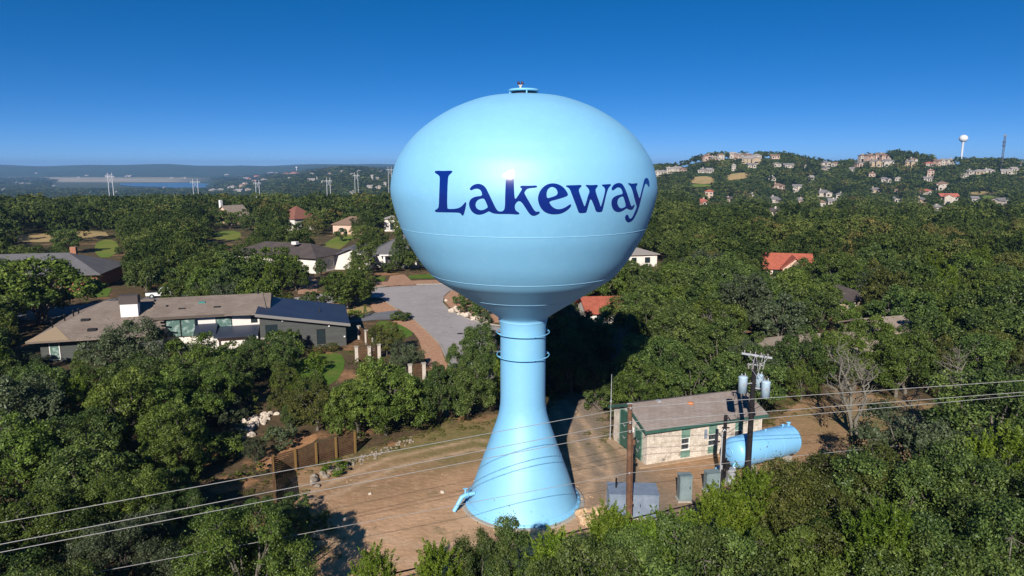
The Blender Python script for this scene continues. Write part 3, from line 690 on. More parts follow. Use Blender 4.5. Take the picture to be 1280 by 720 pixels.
MB().b2(4.95, 5.15, -.1, -.004, 1.5, 2.2).build('meter_box', CABG, ph)
MB().tube([(10.16,-.05,.1),(10.16,-.05,2.6)], .04, 6).build('downpipe', STUCCO, ph)

p_ = phl(-.35, 5.2)
mast = thing('antenna_mast', 'thin grey whip mast rising beside the far corner of the stone building', 'antenna', (*p_, 0))
MB().tube([(0,0,0),(0,0,3.3),(0,0,5.6)], [.045,.04,.022], 7).build('pole', GALV, mast)
MB().box((0,0,3.35),(.12,.12,.14)).build('clamp', GALV, mast)

# horizontal blue tank
A = UZ(918, 574, 1.35); 
tk_rot = R_(27)
A = Vector((16.3, 47.6, 1.45)); 
tank = thing('storage_tank', 'long light blue horizontal pressure tank beside the stone building', 'tank', (A.x, A.y, 0), tk_rot)
EXCL.append([local(A.x, A.y, tk_rot)(*q_) for q_ in ((-2,-2.2),(7.5,-2.2),(7.5,2.2),(-2,2.2))])
r_ = 1.13; Lk = 5.4
pr = [(.02,-.62)]+[(r_*math.sin(k/8*PI/2), -.62*math.cos(k/8*PI/2)) for k in range(1, 8)]+[(r_,0),(r_,Lk)]+[(r_*math.cos(k/8*PI/2), Lk+.62*math.sin(k/8*PI/2)) for k in range(1, 8)]+[(.02,Lk+.62)]
TANKP = M('sky blue tank paint', (.21,.50,.80), .42, .5, var=[((.19,.47,.77), .8, .45, .65)])
sh = MB().lathe(pr, (0,0,1.45), 48, 'X').build('shell', TANKP, tank)
for x in (0, 1.9, 3.75, Lk):
    tp = MB(); n_ = 48
    tp.tube([(x, (r_+.004)*math.cos(2*PI*k/n_), 1.45+(r_+.004)*math.sin(2*PI*k/n_)) for k in range(n_+1)], .014, 5, False); tp.build('weld_seam', TANKP, sh)
for x in (1.0, 4.6):
    sd = MB(); sd.b2(x-.16, x+.16, -1.0, 1.0, .02, .55); sd.b2(x-.22, x+.22, -1.05, 1.05, .0, .12); sd.build('saddle', CONC, tank)
for x, h_, rr in ((5.3,.26,.09),(4.7,.18,.06),(1.3,.16,.07),(2.9,.12,.05)):
    MB().tube([(x,0,1.45+r_-.03),(x,0,1.45+r_+h_)], rr, 10).lathe([(rr*1.8,1.45+r_+h_-.05),(rr*1.8,1.45+r_+h_+.02),(.01,1.45+r_+h_+.02)], (x,0,0), 12).build('nozzle', TANKP, tank)
MB().lathe([(.27,-.04),(.33,-.04),(.33,.06),(.27,.06),(.27,.09),(.02,.11)], (-.63,-.02,1.6), 18, 'X').build('manhole_cover', TANKP, tank)
MB().tube([(-.45,-.5,1.0),(-.75,-.6,.8),(-.75,-.6,.05)], .07, 8).build('drain_pipe', LBLUE, tank)
MB().tube([(-.6,.3,.62),(-1.1,.3,.5),(-1.6,.2,.45),(-1.6,.2,.05)], .09, 8).build('pipe', LBLUE, tank)

# poles
p1 = UY(786, 648, 38.6)
tp_ = UY(787.5, 505, 38.6)
pole1 = thing('utility_pole', 'reddish brown wooden utility pole standing before the grey cabinet', 'utility pole', (p1.x, 38.6, 0))
lean = tp_.x-p1.x
MB().tube([(-.05,0,-.3),(0,0,1.5),(lean,0,tp_.z)], [.205,.195,.135], 12).build('pole', WOOD, pole1)
WZ = [UY(787, y, 38.4).z for y in (509, 527, 538, 591)]
for z in WZ[:3]:
    q_ = MB().tube([(lean*.95,-.10,z-.06),(lean*.95,-.24,z-.06)], .025, 6); q_.build('pin', GALV, pole1)
    MB().lathe([(.02,z-.02),(.07,z-.04),(.075,z),(.05,z+.05),(.06,z+.09),(.02,z+.12)], (lean*.95,-.24,-.08), 12).build('insulator', PALEROOF, pole1)
z = WZ[3]; MB().tube([(lean*.6-.0,-.14,z-.1),(lean*.6,-.22,z)], .05, 6).build('clevis', GALV, pole1)
cn = MB(); cn.tube([(.16,-.14,.05),(.16+lean*.7,-.12,WZ[2]-.2)], .03, 6); cn.box((.12,-.16,WZ[2]-.75),(.16,.1,.3)); cn.box((.14,-.16,2.2),(.1,.08,.16)); cn.build('conduit', WOOD, pole1)
MB().box((lean,0,tp_.z+.03),(.3,.06,.05)).build('top_bracket', GALV, pole1)

p2 = UY(934, 600, 46.2); t2 = UY(944, 441, 46.2)
pole2 = thing('utility_pole', 'black creosoted utility pole carrying three pale blue transformers', 'utility pole', (p2.x, 46.2, 0))
lx = t2.x-p2.x; HZ = t2.z
LX = lambda z: lx*z/HZ
MB().tube([(0,0,-.3),(LX(4),0,4),(lx,0,HZ)], [.21,.19,.15], 12).build('pole', CREO, pole2)
a1, a2 = UY(927, 441.5, 46.0), UY(965, 447.5, 46.0)
arm = MB(); dv = a2-a1; mid = (a1+a2)/2
arm.box((mid.x-p2.x, -.2, mid.z), (dv.length, .11, .13), 0, 0, -math.atan2(dv.z, dv.x)); arm.tube([(mid.x-p2.x-.6,-.2,mid.z),(LX(HZ-.7),-.15,HZ-.7)], .02, 5); arm.tube([(mid.x-p2.x+.6,-.2,mid.z-.05),(LX(HZ-.7),-.15,HZ-.7)], .02, 5)
arm.build('crossarm', M('pale grey crossarm', (.36,.37,.40), .7, .3), pole2)
zz = UY(940, 456, 46).z
MB().box((LX(zz),-.2,zz),(1.15,.09,.09),0,0,.06).build('crossarm', GALV, pole2)
for k, dx in enumerate((-.85,-.45,-.1,.3,.75)):
    z = mid.z + dx/dv.length*dv.z + .06
    MB().lathe([(.025,0),(.05,.02),(.03,.06),(.055,.09),(.03,.13),(.05,.16),(.015,.2)], (mid.x-p2.x+dx,-.2,z), 9).build('insulator', PALEROOF, pole2)
for k, dx in enumerate((-.5,-.2,.25,.5)):
    co = MB().tube([(LX(zz)+dx,-.28,zz-.28),(LX(zz)+dx*1.06,-.36,zz+.16)], .05, 7); co.build('cutout', PALEROOF, pole2)
for (px, py, yy, s_) in ((928.5, 481, 45.75, 1), (957, 487, 45.8, 1.0), (949, 478, 46.75, .95)):
    c_ = UY(px, py, yy); r0 = .30*s_; h0 = .56*s_; o_ = (c_.x-p2.x, yy-46.2, c_.z)
    tr = MB().lathe([(.02,-h0),(r0,-h0),(r0,h0-.02)], o_, 24); tr = tr.build('transformer', TXBLUE, pole2)
    MB().lathe([(r0+.02,h0-.04),(r0+.025,h0),(r0*.7,h0+.07),(.02,h0+.09)], o_, 24).build('lid', TXBLUE, tr)
    for q_ in (-1, 1): MB().lathe([(.03,0),(.055,.03),(.03,.07),(.05,.1),(.03,.14),(.045,.17),(.012,.22)], (o_[0]+q_*.12,o_[1]-.05,o_[2]+h0+.05), 9).build('bushing', GALV, tr)
    MB().box((o_[0], o_[1]-r0-.01, o_[2]+.1), (.16,.02,.2)).build('plate', GALV, tr)
    MB().tube([o_, (LX(c_.z), 0, c_.z)], .05, 6).build('bracket', GALV, tr)
rgj = random.Random(3)
for k in range(11):
    x0 = mid.x-p2.x + rgj.uniform(-.95,.95); z0 = mid.z+.1; x1 = LX(zz)+rgj.uniform(-.7,.7); z1 = rgj.choice((zz, 8.2, 7.7))
    mx_ = (x0+x1)/2+rgj.uniform(-.45,.45); 
    MB().tube([(x0,-.22,z0),(x0*.6+mx_*.4,-.4,z0-.22),(mx_,-.45,(z0+z1)/2-.15),(x1,-.3,z1)], .016, 5).build('jumper_wire', GALV if k % 2 else BLACK, pole2)
for k, (dx, zt) in enumerate(((-.45,6.3),(.35,6.5),(.6,6.2),(-.3,5.9))):
    MB().tube([(LX(zt)+dx,-.3,zt+.5),(LX(zt)+dx*1.5,-.45,zt-.15),(LX(zt)+dx*.9,-.4,zt-.55),(LX(zt-.9),-.2,zt-.9)], .018, 5).build('jumper_wire', BLACK, pole2)
MB().tube([(.12,-.18,0),(LX(5.5)+.05,-.17,5.5)], .045, 6).build('conduit', CREO, pole2)

p3 = UZ(901, 609); t3 = UY(907.5, 518, p3.y)
pole3 = thing('utility_pole', 'short black service pole between the electrical cabinets and the blue tank', 'utility pole', (p3.x, p3.y, 0))
MB().tube([(0,0,-.2),(t3.x-p3.x,0,t3.z)], [.17,.12], 12).build('pole', CREO, pole3)
k_ = t3.x-p3.x
MB().tube([(k_*.9-.02,-.14,1),(k_*.95,-.14,t3.z-.4),(k_*.95+.12,-.16,t3.z-.15),(k_+.3,-.16,t3.z-.45)], .05, 7).build('weatherhead', BLACK, pole3)
MB().tube([(k_*.9+.16,-.12,.8),(k_*.93+.16,-.12,2.2)], .06, 7).build('conduit', CREO, pole3)
MB().box((k_*.5+.26,-.15,1.7),(.3,.22,.55)).build('junction_box', BLACK, pole3)
MB().box((k_*.95,-.15,t3.z-.9),(.5,.08,.08)).build('crossarm', BLACK, pole3)
p4 = UZ(899, 611); t4 = UY(900, 540, p4.y)
cp_ = thing('conduit_post', 'slim grey conduit riser standing left of the short black service pole', 'conduit', (p4.x, p4.y, 0))
MB().tube([(0,0,0),(.02,0,t4.z),(.14,0,t4.z+.18),(.28,0,t4.z+.05)], .05, 8).build('pipe', GALV, cp_)
MB().box((.05,-.02,1.6),(.14,.1,.3)).build('junction_box', GALV, cp_)

def wire(name, label, pts, rad, mat, group=None, sag=.0):
    P = []
    for i in range(len(pts)-1):
        a, b_ = Vector(pts[i]), Vector(pts[i+1]); n_ = 14
        for k in range(n_ + (i == len(pts)-2)):
            u = k/n_; p = a.lerp(b_, u); p.z -= 4*sag*u*(1-u)*(a-b_).length/30; P.append(p)
    return tag(MB().tube(P, rad, 6).build(name, mat), label, 'power line', group)
def ext(a, b_, k): return a + (b_-a)*k
lw = [((0,653.5),(1280,475.5)), ((0,680.5),(1280,490)), ((0,690.5),(1280,494))]
names = ['topmost pale overhead wire crossing before the tower stem', 'middle pale overhead wire crossing before the tower base', 'lower pale overhead wire just under the middle one across the tower base']
for i, (l_, r_2) in enumerate(lw):
    at_ = Vector((p1.x+lean*.95, 38.36, WZ[i]))
    a = UZ(*l_, WZ[i]-.15); b_ = UZ(*r_2, WZ[i]+1.0)
    wire('power_line', names[i], [ext(at_, a, 1.8), at_, ext(at_, b_, 1.5)], .016, WIRE, 'overhead wires on the brown pole')
at_ = Vector((p1.x+lean*.6, 38.37, WZ[3])); a = UZ(100, 719, 4.3); b_ = UZ(1000, 569.5, 4.6)
wire('power_line', 'lowest pale wire crossing the lower left wood toward the brown pole', [ext(at_, a, 1.6), at_, ext(at_, b_, 1.8)], .013, WIRE, 'overhead wires on the brown pole')
a = UZ(500, 715, 3.6); b_ = UZ(873, 629, 3.6)
wire('power_line', 'thick black cable sloping past the foot of the water tower', [ext(b_, a, 1.6), b_, ext(a, b_, 1.5)], .04, BLACK)
wl = phl(5.05, -.1)
wire('power_line', 'black drop cable from the short service pole to the transformer pole', [(p3.x+k_+.3, p3.y-.16, t3.z-.45), (p2.x+LX(5.4), 46.0, 5.4)], .02, BLACK, None, 1.2)
wire('power_line', 'black service cable from the short pole to the stone building wall', [(p3.x+k_, p3.y, t3.z-.6), (*phl(6.9, -.1), 2.6)], .018, BLACK, None, .8)

# cabinets
def cabinet(name, label, px, py, size, rot, mat, doors=2, legs=False, cat='cabinet'):
    p = UZ(px, py); t_ = thing(name, label, cat, (p.x, p.y, 0), rot)
    sx, sy, sz = size
    MB().box((0,0,.06),(sx+.25,sy+.25,.12)).build('plinth', CONC, t_)
    b_ = MB().b2(-sx/2, sx/2, -sy/2, sy/2, .12, .12+sz); b_.build('body', mat, t_)
    MB().b2(-sx/2-.04, sx/2+.04, -sy/2-.04, sy/2+.04, .121+sz, .17+sz).build('lid', mat, t_)
    for k in range(doors):
        x0 = -sx/2+.04+k*(sx-.08)/doors; x1 = x0+(sx-.08)/doors-.03
        d_ = MB().b2(x0, x1, -sy/2-.03, -sy/2-.003, .2, .06+sz).build('door', mat, t_)
        MB().box((x1-.08, -sy/2-.05, .12+sz*.55), (.035,.04,.18)).build('handle', BLACK, d_)
    return t_
g = cabinet('generator_cabinet', 'big blue grey metal generator enclosure beside the water tower base', 790, 640, (3.1, 1.7, 1.45), R_(-3), CABG, 3)
EXCL.append(gpoly([(740, 655), (740, 610), (840, 610), (840, 655)]))
MB().tube([(-1.05,.1,1.6),(-1.05,.1,2.25)], .06, 8).build('exhaust_pipe', BLACK, g)
for y in (-.45, .35):
    lv = MB()
    for k in range(7): lv.box((-1.575, y, .5+k*.12), (.03,.6,.06), 0, 0, .5)
    lv.build('louvre', CABG, g)
cabinet('electrical_cabinet', 'tall narrow grey cabinet standing alone before the stone wall', 855, 625, (.82,.6,1.65), R_(4), CAB2, 1)
cabinet('electrical_cabinet', 'grey cabinet with panel door left of the short black pole', 889, 614, (.95,.5,1.3), R_(8), CAB2, 2)
cabinet('electrical_cabinet', 'small grey meter cabinet right of the short black pole', 912.5, 605, (.55,.4,1.0), R_(8), GALV, 1)
bp_ = UZ(917, 604); bo = thing('bollard', 'white capped pipe bollard beside the end of the blue tank', 'bollard', (bp_.x, bp_.y, 0))
MB().tube([(0,0,0),(0,0,1.15)], .07, 10).build('post', WHITE, bo); MB().lathe([(.075,1.15),(.05,1.2),(.01,1.22)], n=12).build('cap', WHITE, bo)

# rocks, each an object of its own
def rock_mesh(seed, mat):
    r = random.Random(seed); bm = bmesh.new(); bmesh.ops.create_icosphere(bm, subdivisions=2, radius=1)
    pl = [(Vector((r.uniform(-1,1), r.uniform(-1,1), r.uniform(-1,1))).normalized(), r.uniform(.55,.85)) for _ in range(9)]
    for v in bm.verts:
        for n_, d_ in pl:
            e = v.co.dot(n_)-d_
            if e > 0: v.co -= n_*e
        v.co += Vector((r.uniform(-.05,.05), r.uniform(-.05,.05), r.uniform(-.05,.05)))
    me = bpy.data.meshes.new('rock'); bm.to_mesh(me); bm.free(); me.materials.append(mat); return me
RM = {k: [rock_mesh(s, m) for s in range(s0, s0+4)] for k, (m, s0) in {'g': (ROCK, 1), 'w': (ROCKW, 11), 'o': (ROCKO, 21)}.items()}
rr = random.Random(8)
def rock(x, y, s, kind, label, group, flat=.7):
    o = bpy.data.objects.new('rock', rr.choice(RM[kind])); C.objects.link(o)
    o.location = (x, y, s*flat*.45); o.scale = (s*rr.uniform(.8,1.3), s*rr.uniform(.8,1.2), s*flat); o.rotation_euler = (rr.uniform(-.2,.2), rr.uniform(-.2,.2), rr.uniform(0,6))
    tag(o, label, 'rock', group)
def rockline(pxs, n, smin, smax, kind, label, group, spread):
    P = [UZ(*q_) for q_ in pxs]; 
    for k in range(n):
        u = rr.random()*(len(P)-1); i = min(int(u), len(P)-2); p = P[i].lerp(P[i+1], u-i)
        rock(p.x+rr.gauss(0, spread), p.y+rr.gauss(0, spread), rr.uniform(smin, smax), kind, label, group)
rockline([(432,584),(455,573),(485,562),(515,549)], 110, .05, .15, 'g', 'grey limestone rock in the rough edging along the yard wood', 'rocks edging the yard', .3)
rockline([(392,606),(402,596),(415,592)], 10, .2, .45, 'g', 'grey limestone rock in the shade by the slatted fence end', 'rocks by the fence', .5)
rockline([(400,668),(408,664)], 7, .25, .5, 'o', 'tan rock at the dirt edge beside the dark trees', 'rocks at the dirt edge', .5)
rockline([(727,646),(736,648),(742,641)], 7, .4, .75, 'o', 'orange stained limestone boulder beside the tower foundation', 'boulders by the tower foundation', .35)
rockline([(303,546),(312,537),(322,526),(330,518)], 46, .16, .42, 'w', 'pale limestone boulder in the dry bed among the trees', 'boulders of the dry bed', .45)
rockline([(558,374),(562,383),(575,392),(592,399),(612,404)], 16, .3, .7, 'w', 'pale rock lining the kerb of the planted mound', 'rocks along the street mound', .5)
rockline([(1175,508),(1205,513),(1240,520)], 10, .35, .7, 'g', 'grey rock at the back edge of the dry grass clearing', 'rocks behind the clearing', .5)
for k in range(60):
    a = rr.uniform(0, 2*PI); q_ = rr.gauss(4.45, .25); rock(TX+q_*math.cos(a), TY+q_*math.sin(a), rr.uniform(.04, .12), rr.choice('go'), 'small loose stone round the tower foundation', 'loose stones round the foundation')
for k in range(70):
    x_, y_ = rr.uniform(-14, 6), rr.uniform(36, 52)
    if math.hypot(x_-TX, y_-TY) > 5: rock(x_, y_, rr.uniform(.03, .08), rr.choice('go'), 'pebble scattered on the bare dirt yard', 'pebbles on the dirt yard')
rr2 = random.Random(4)
for px, py in ((553,616),(462,618),(430,650),(600,700)):
    p = UZ(px, py); rock(p.x, p.y, .16, 'w', 'small pale stone lying on the bare dirt yard', 'stones on the dirt yard')

# fences
def slat_fence(label, a, b_, h, nslat, npost, mat, pmat, name='fence', postw=.12):
    a, b_ = Vector((*a[:2], 0)), Vector((*b_[:2], 0)); d = b_-a; L_ = d.length; rz = math.atan2(d.y, d.x)
    t_ = thing(name, label, 'fence', a, rz)
    for k in range(npost-1):
        x0, x1 = L_*k/(npost-1), L_*(k+1)/(npost-1); m = MB(); w = h/nslat
        for j in range(nslat): m.b2(x0+.02, x1-.02, .02, .045, .08+j*w, .08+j*w+w*.72)
        m.build('slat_panel', mat, t_)
    for k in range(npost):
        x = L_*k/(npost-1); MB().b2(x-postw/2, x+postw/2, -postw-.003, -.003+.02, 0, h+.15).build('post', pmat, t_)
    return t_
fa, fb, fc_ = UZ(343, 597), UZ(444, 566), UZ(346, 648)
slat_fence('dark brown horizontal slat fence with yellowish posts at the yard edge', fa, fb, 1.6, 11, 5, FENCEW, POSTW)
slat_fence('shaded brown slat fence running toward the viewer from the fence corner', fa, fc_, 1.6, 11, 3, FENCEW, FENCEW)
EXCL.append(gpoly([(320,600),(343,580),(450,560),(450,575),(360,612),(360,665),(335,665)]))
# privacy fence with pale pillars by the charcoal house
PILLAR = M('cream stone pillar', (.52, .46, .40), .85, .2, var=[((.42,.37,.32), 2, .45, .65)])
def pillar_fence(label, pts, h):
    P = [Vector((*UZ(*q_)[:2], 0)) for q_ in pts]; t_ = thing('fence', label, 'fence', P[0])
    for i, p in enumerate(P):
        q_ = p-P[0]; c_ = MB().box((q_.x, q_.y, h*.5), (.36,.36,h), .3); c_ = c_.build('pillar', PILLAR, t_)
        MB().box((q_.x, q_.y, h+.052), (.46,.46,.1), .3).build('cap', CONC, c_)
        if i < len(P)-1:
            d = P[i+1]-p; m = MB(); w = h/9; md = (p+P[i+1])/2-P[0]
            for j in range(9): m.box((md.x, md.y, .1+w*(j+.4)), (d.length-.36, .05, w*.8), math.atan2(d.y, d.x))
            m.build('slat_panel', FENCEW, t_)
    return t_
pillar_fence('brown slatted garden fence with white pillars by the charcoal wall', [(446,452),(462,452),(474,449)], 1.7)
pillar_fence('brown slatted fence with white pillars along the driveway garden', [(449,424),(458,430),(467,438)], 1.7)
pillar_fence('short brown fence with one tall white pillar near the verge', [(513,476),(530,474)], 1.7)

# ------------------------------------------------------------------ houses
def roof_mb(x0, x1, y0, y1, ze, rise, kind='hip', ov=.5, th=.14):
    """closed roof solid over a rectangle, ridge along x"""
    x0 -= ov; x1 += ov; y0 -= ov; y1 += ov; w = (y1-y0)/2; ym = (y0+y1)/2
    i = min(w, (x1-x0)/2-.01) if kind == 'hip' else 0.0
    m = MB(); zr = ze+rise
    lo = [(x0,y0,ze),(x1,y0,ze),(x1,y1,ze),(x0,y1,ze)]; hi = [(p[0],p[1],ze+th) for p in lo]
    rd = [(x0+i,ym,zr+th),(x1-i,ym,zr+th)]
    v = lo+hi+rd
    m.add(v, [(4,5,9,8),(6,7,8,9),(5,6,9),(7,4,8),(0,1,5,4),(1,2,6,5),(2,3,7,6),(3,0,4,7),(3,2,1,0)])
    return m
def house_win(t, x, z, w, h, y, side, mat=GLASS, frame=WHITE, depth=.05):
    """side 0 front(-y) 1 right(+x) 2 back 3 left"""
    if side in (0, 2):
        s = -1 if side == 0 else 1
        f = MB()
        for a, b_, c_, d_ in ((x-w/2-.08,x-w/2,z-.08,z+h+.08),(x+w/2,x+w/2+.08,z-.08,z+h+.08),(x-w/2,x+w/2,z-.08,z),(x-w/2,x+w/2,z+h,z+h+.08)): f.b2(a,b_,y+s*.002,y+s*depth,c_,d_)
        o = f.build('window', frame, t); MB().b2(x-w/2,x+w/2,y+s*.002,y+s*depth*.5,z,z+h).build('pane', mat, o)
    else:
        s = 1 if side == 1 else -1
        f = MB()
        for a, b_, c_, d_ in ((x-w/2-.08,x-w/2,z-.08,z+h+.08),(x+w/2,x+w/2+.08,z-.08,z+h+.08),(x-w/2,x+w/2,z-.08,z),(x-w/2,x+w/2,z+h,z+h+.08)): f.b2(y+s*.002,y+s*depth,a,b_,c_,d_)
        o = f.build('window', frame, t); MB().b2(y+s*.002,y+s*depth*.5,x-w/2,x+w/2,z,z+h).build('pane', mat, o)
    return o
def house(label, x, y, rot, L_, Wd, hw, rise, wall, roof, kind='hip', wins=(), chim=None, cat='house', group=None, z=None, ov=.5, extra=None, wmat=GLASS):
    """origin at front-left corner, x along the front"""
    if z is None:
        f_ = local(x, y, rot); z = min(float(terrain(*f_(a, b_))) for a in (0, L_) for b_ in (0, Wd))
    t_ = thing('house', label, cat, (x, y, z), rot, group)
    f_ = local(x, y, rot); EXCL.append([f_(-2,-2), f_(L_+2,-2), f_(L_+2,Wd+2), f_(-2,Wd+2)])
    m = MB(); m.b2(0, L_, 0, Wd, -2.5, hw)
    if kind == 'gable':
        for gx_ in (0, L_-.2): m.add([(gx_,0,hw-.01),(gx_,Wd,hw-.01),(gx_,Wd/2,hw+rise*(Wd/(Wd+2*ov))),(gx_+.2,0,hw-.01),(gx_+.2,Wd,hw-.01),(gx_+.2,Wd/2,hw+rise*(Wd/(Wd+2*ov)))], [(0,2,1),(3,4,5),(0,3,5,2),(1,2,5,4)])
    m.build('wall', wall, t_)
    if kind == 'gable':     # two thick slopes
        r2 = MB(); ze = hw-rise*ov/(Wd/2)
        for s_ in (0, 1):
            yo = -ov if s_ == 0 else Wd+ov
            P0 = [(-ov, yo, ze+.02), (L_+ov, yo, ze+.02), (L_+ov, Wd/2, hw+rise), (-ov, Wd/2, hw+rise)]; P1 = [(p[0],p[1],p[2]+.16) for p in P0]
            r2.add(P0+P1, [(4,5,6,7) if s_ == 0 else (7,6,5,4), (0,3,2,1) if s_ == 0 else (1,2,3,0), (0,1,5,4), (1,2,6,5), (3,0,4,7)])
        ro = r2.build('roof', roof, t_)
    else: ro = roof_mb(0, L_, 0, Wd, hw-.05, rise, kind, ov).build('roof', roof, t_)
    for wv in wins: house_win(t_, *wv[:4], {0: 0, 1: L_, 2: Wd, 3: 0}[wv[4]], wv[4], wv[5] if len(wv) > 5 else wmat)
    if chim: MB().b2(chim[0]-.5, chim[0]+.5, chim[1]-.45, chim[1]+.45, hw, chim[2]).build('chimney', chim[3], ro)
    if extra: extra(t_, ro)
    return t_

# the modern house left of the street: hipped left wing, middle wing, blue mono-pitch wing
MX, MY, MR = -20.6, 83.6, R_(16)
mh = thing('house', 'long modern house with taupe hip roof, white walls and dark blue roof end', 'house', (MX, MY, 0), MR)
ml = local(MX, MY, MR)
EXCL.append([ml(-37,-1.5), ml(1.5,-1.5), ml(1.5,14), ml(-37,18)])
w_ = MB()
w_.add([(-10,0,-.5),(0,0,-.5),(0,0,2.75),(-10,0,4.45),(-10,11.2,-.5),(0,11.2,-.5),(0,11.2,2.75),(-10,11.2,4.45)], [(0,1,2,3),(1,5,6,2),(5,4,7,6),(4,0,3,7),(3,2,6,7),(0,4,5,1)])
w_.build('wall', CHARCOAL, mh)
rm = MB(); A = [(-10.4,-.6,4.52),(.5,-.6,2.66),(.5,11.6,2.66),(-10.4,11.6,4.52)]
rm.add(A+[(p[0],p[1],p[2]+.22) for p in A], [(3,2,1,0),(4,5,6,7),(0,1,5,4),(1,2,6,5),(2,3,7,6),(3,0,4,7)])
r1 = rm.build('roof', BLUEROOF, mh)
MB().add([(-10.44,-.66,4.40),(.54,-.66,2.54),(.54,-.62,2.54),(-10.44,-.62,4.40),(-10.44,-.66,4.76),(.54,-.66,2.90),(.54,-.62,2.90),(-10.44,-.62,4.76)], [(0,1,5,4),(4,5,6,7),(2,3,7,6),(3,2,1,0),(1,2,6,5),(0,4,7,3)]).build('fascia', M('grey fascia', (.20,.19,.18), .7), mh)
MB().lathe([(.09,3.3),(.09,3.95),(.02,3.97)], (-3.0,5.0,0), 10).build('roof_vent', BLACK, r1)
MB().lathe([(.06,3.2),(.06,3.75),(.01,3.77)], (-4.2,5.4,0), 10).build('roof_vent', BLACK, r1)
house_win(mh, -3.0, .5, .85, 1.7, 0, 0, GLASS, BLACK)
for x, z in ((-7.4,3.55),(-2.0,2.55),(-.2,1.1)): MB().b2(x-.09, x+.09, -.16, -.003, z, z+.16).build('wall_lamp', WHITE, mh)
# middle wing
w_ = MB(); w_.b2(-21, -10.003, 3.6, 12, -.5, 4.0); w_.b2(-16.9, -10.6, 1.2, 3.597, -.5, 1.75); w_.build('wall', STUCCO, mh)
MB().b2(-20.9, -17.6, 3.3, 3.597, 1.7, 3.7).build('window', GREENGLASS, mh)
wf = MB()
for x in (-20.95,-19.3,-17.65): wf.b2(x, x+.12, 3.22, 3.297, 1.65, 3.75)
wf.b2(-20.95, -17.55, 3.22, 3.297, 3.75, 3.85); wf.build('window_frame', BLACK, mh)
house_win(mh, -14.4, 2.35, 1.7, 1.3, 3.6, 0, GREENGLASS, BLACK); house_win(mh, -10.9, 2.9, .6, .65, 3.6, 0, GLASS, BLACK)
w_ = MB(); w_.b2(-17.4, -15.4, 1.6, 3.597, -.5, 2.1); w_.build('bay', STUCCO, mh)
A = [(-17.6,1.2,2.12),(-15.1,1.2,2.12),(-15.1,3.59,2.9),(-17.6,3.59,2.9)]
MB().add(A+[(p[0],p[1],p[2]+.12) for p in A], [(3,2,1,0),(4,5,6,7),(0,1,5,4),(1,2,6,5),(2,3,7,6),(3,0,4,7)]).build('bay_roof', BLUEROOF, mh)
A = [(-15.3,.3,1.85),(-10.3,.3,1.85),(-10.3,3.55,2.45),(-15.3,3.55,2.45)]
MB().add(A+[(p[0],p[1],p[2]+.12) for p in A], [(3,2,1,0),(4,5,6,7),(0,1,5,4),(1,2,6,5),(2,3,7,6),(3,0,4,7)]).build('patio_awning', BLUEROOF, mh)
for x in (-15.2, -10.5): MB().b2(x, x+.18, .35, .53, -.4, 1.84).build('awning_post', WHITE, mh)
MB().b2(-10.0, -8.0, -.3, -.004, 1.5, 1.7).build('balcony_slab', PALEROOF, mh); MB().b2(-9.4, -8.0, -.02, -.004, 2.0, 3.2).build('window', GLASS, mh)
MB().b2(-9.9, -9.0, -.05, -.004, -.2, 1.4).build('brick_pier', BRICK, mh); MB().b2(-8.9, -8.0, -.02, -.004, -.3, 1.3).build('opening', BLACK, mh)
r2 = roof_mb(-22, -9.4, 3.4, 12.4, 4.05, 1.55, 'gable', .45).build('roof', SHINGLE2, mh)
A = [(-14.2,2.7,4.02),(-9.2,2.2,4.02),(-10.0,7.9,5.72)]
MB().add(A+[(p[0],p[1],p[2]+.12) for p in A], [(2,1,0),(3,4,5),(0,1,4,3),(1,2,5,4),(2,0,3,5)]).build('roof', SHINGLE2, mh)
MB().b2(-22.4, -9.0, 2.93, 2.99, 3.92, 4.24).build('gutter', M('bronze gutter', (.10,.08,.065), .5), mh)
for x, y in ((-19.2,5.0),(-15.2,4.9)): MB().b2(x-.4, x+.4, y-.22, y+.22, 4.5, 4.86).build('roof_vent', BLACK, r2)
MB().b2(-17.5, -16.7, 6.0, 6.8, 4.95, 5.30).build('skylight', M('teal skylight', (.05,.25,.22), .3), r2); MB().lathe([(.12,4.6),(.12,5.2),(.02,5.22)], (-21.0,5.6,0), 10).build('roof_vent', BLACK, r2)
MB().lathe([(.1,5.4),(.1,6.1),(.02,6.12)], (-10.6,7.8,0), 10).build('roof_vent', BLACK, r2)
# left wing
w_ = MB(); w_.b2(-33.6, -21.003, 1.6, 15.5, -.5, 2.7); w_.build('wall', CHARCOAL, mh)
x0, x1, y0, y1, ze, zr = -34.6, -20.6, .5, 16.6, 2.7, 5.55
v = [(x0,y0,ze),(x1,y0,ze),(x1,y1,ze),(x0,y1,ze),(-28.6,8.6,zr),(-23.0,8.4,zr)]
v2 = [(p[0],p[1],p[2]-.18) for p in v[:4]]
r3 = MB().add(v+v2, [(0,1,5,4),(1,2,5),(2,3,4,5),(3,0,4),(6,7,1,0),(7,8,2,1),(8,9,3,2),(9,6,0,3),(9,8,7,6)]).build('roof', SHINGLE2, mh)
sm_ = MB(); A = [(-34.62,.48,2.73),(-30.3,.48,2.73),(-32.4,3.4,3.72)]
sm_.add(A+[(p[0],p[1],p[2]+.05) for p in A], [(3,4,5),(0,1,4,3),(1,2,5,4),(2,0,3,5)]).build('hip_panel', M('sunburnt shingles', (.30,.225,.15), .92, .15), r3)  # corner hip in a warmer brown than the taupe roof
hp = MB()
for k in range(9):
    u = .12+k*.09; px_ = -22.9+(x1+22.9)*u; py_ = 8.4+(y0-8.4)*u; pz_ = zr+(ze-zr)*u
    hp.box((px_, py_, pz_+.09), (.95,.22,.1), -.35)
hp.build('ridge_caps', SHINGLE2, r3)
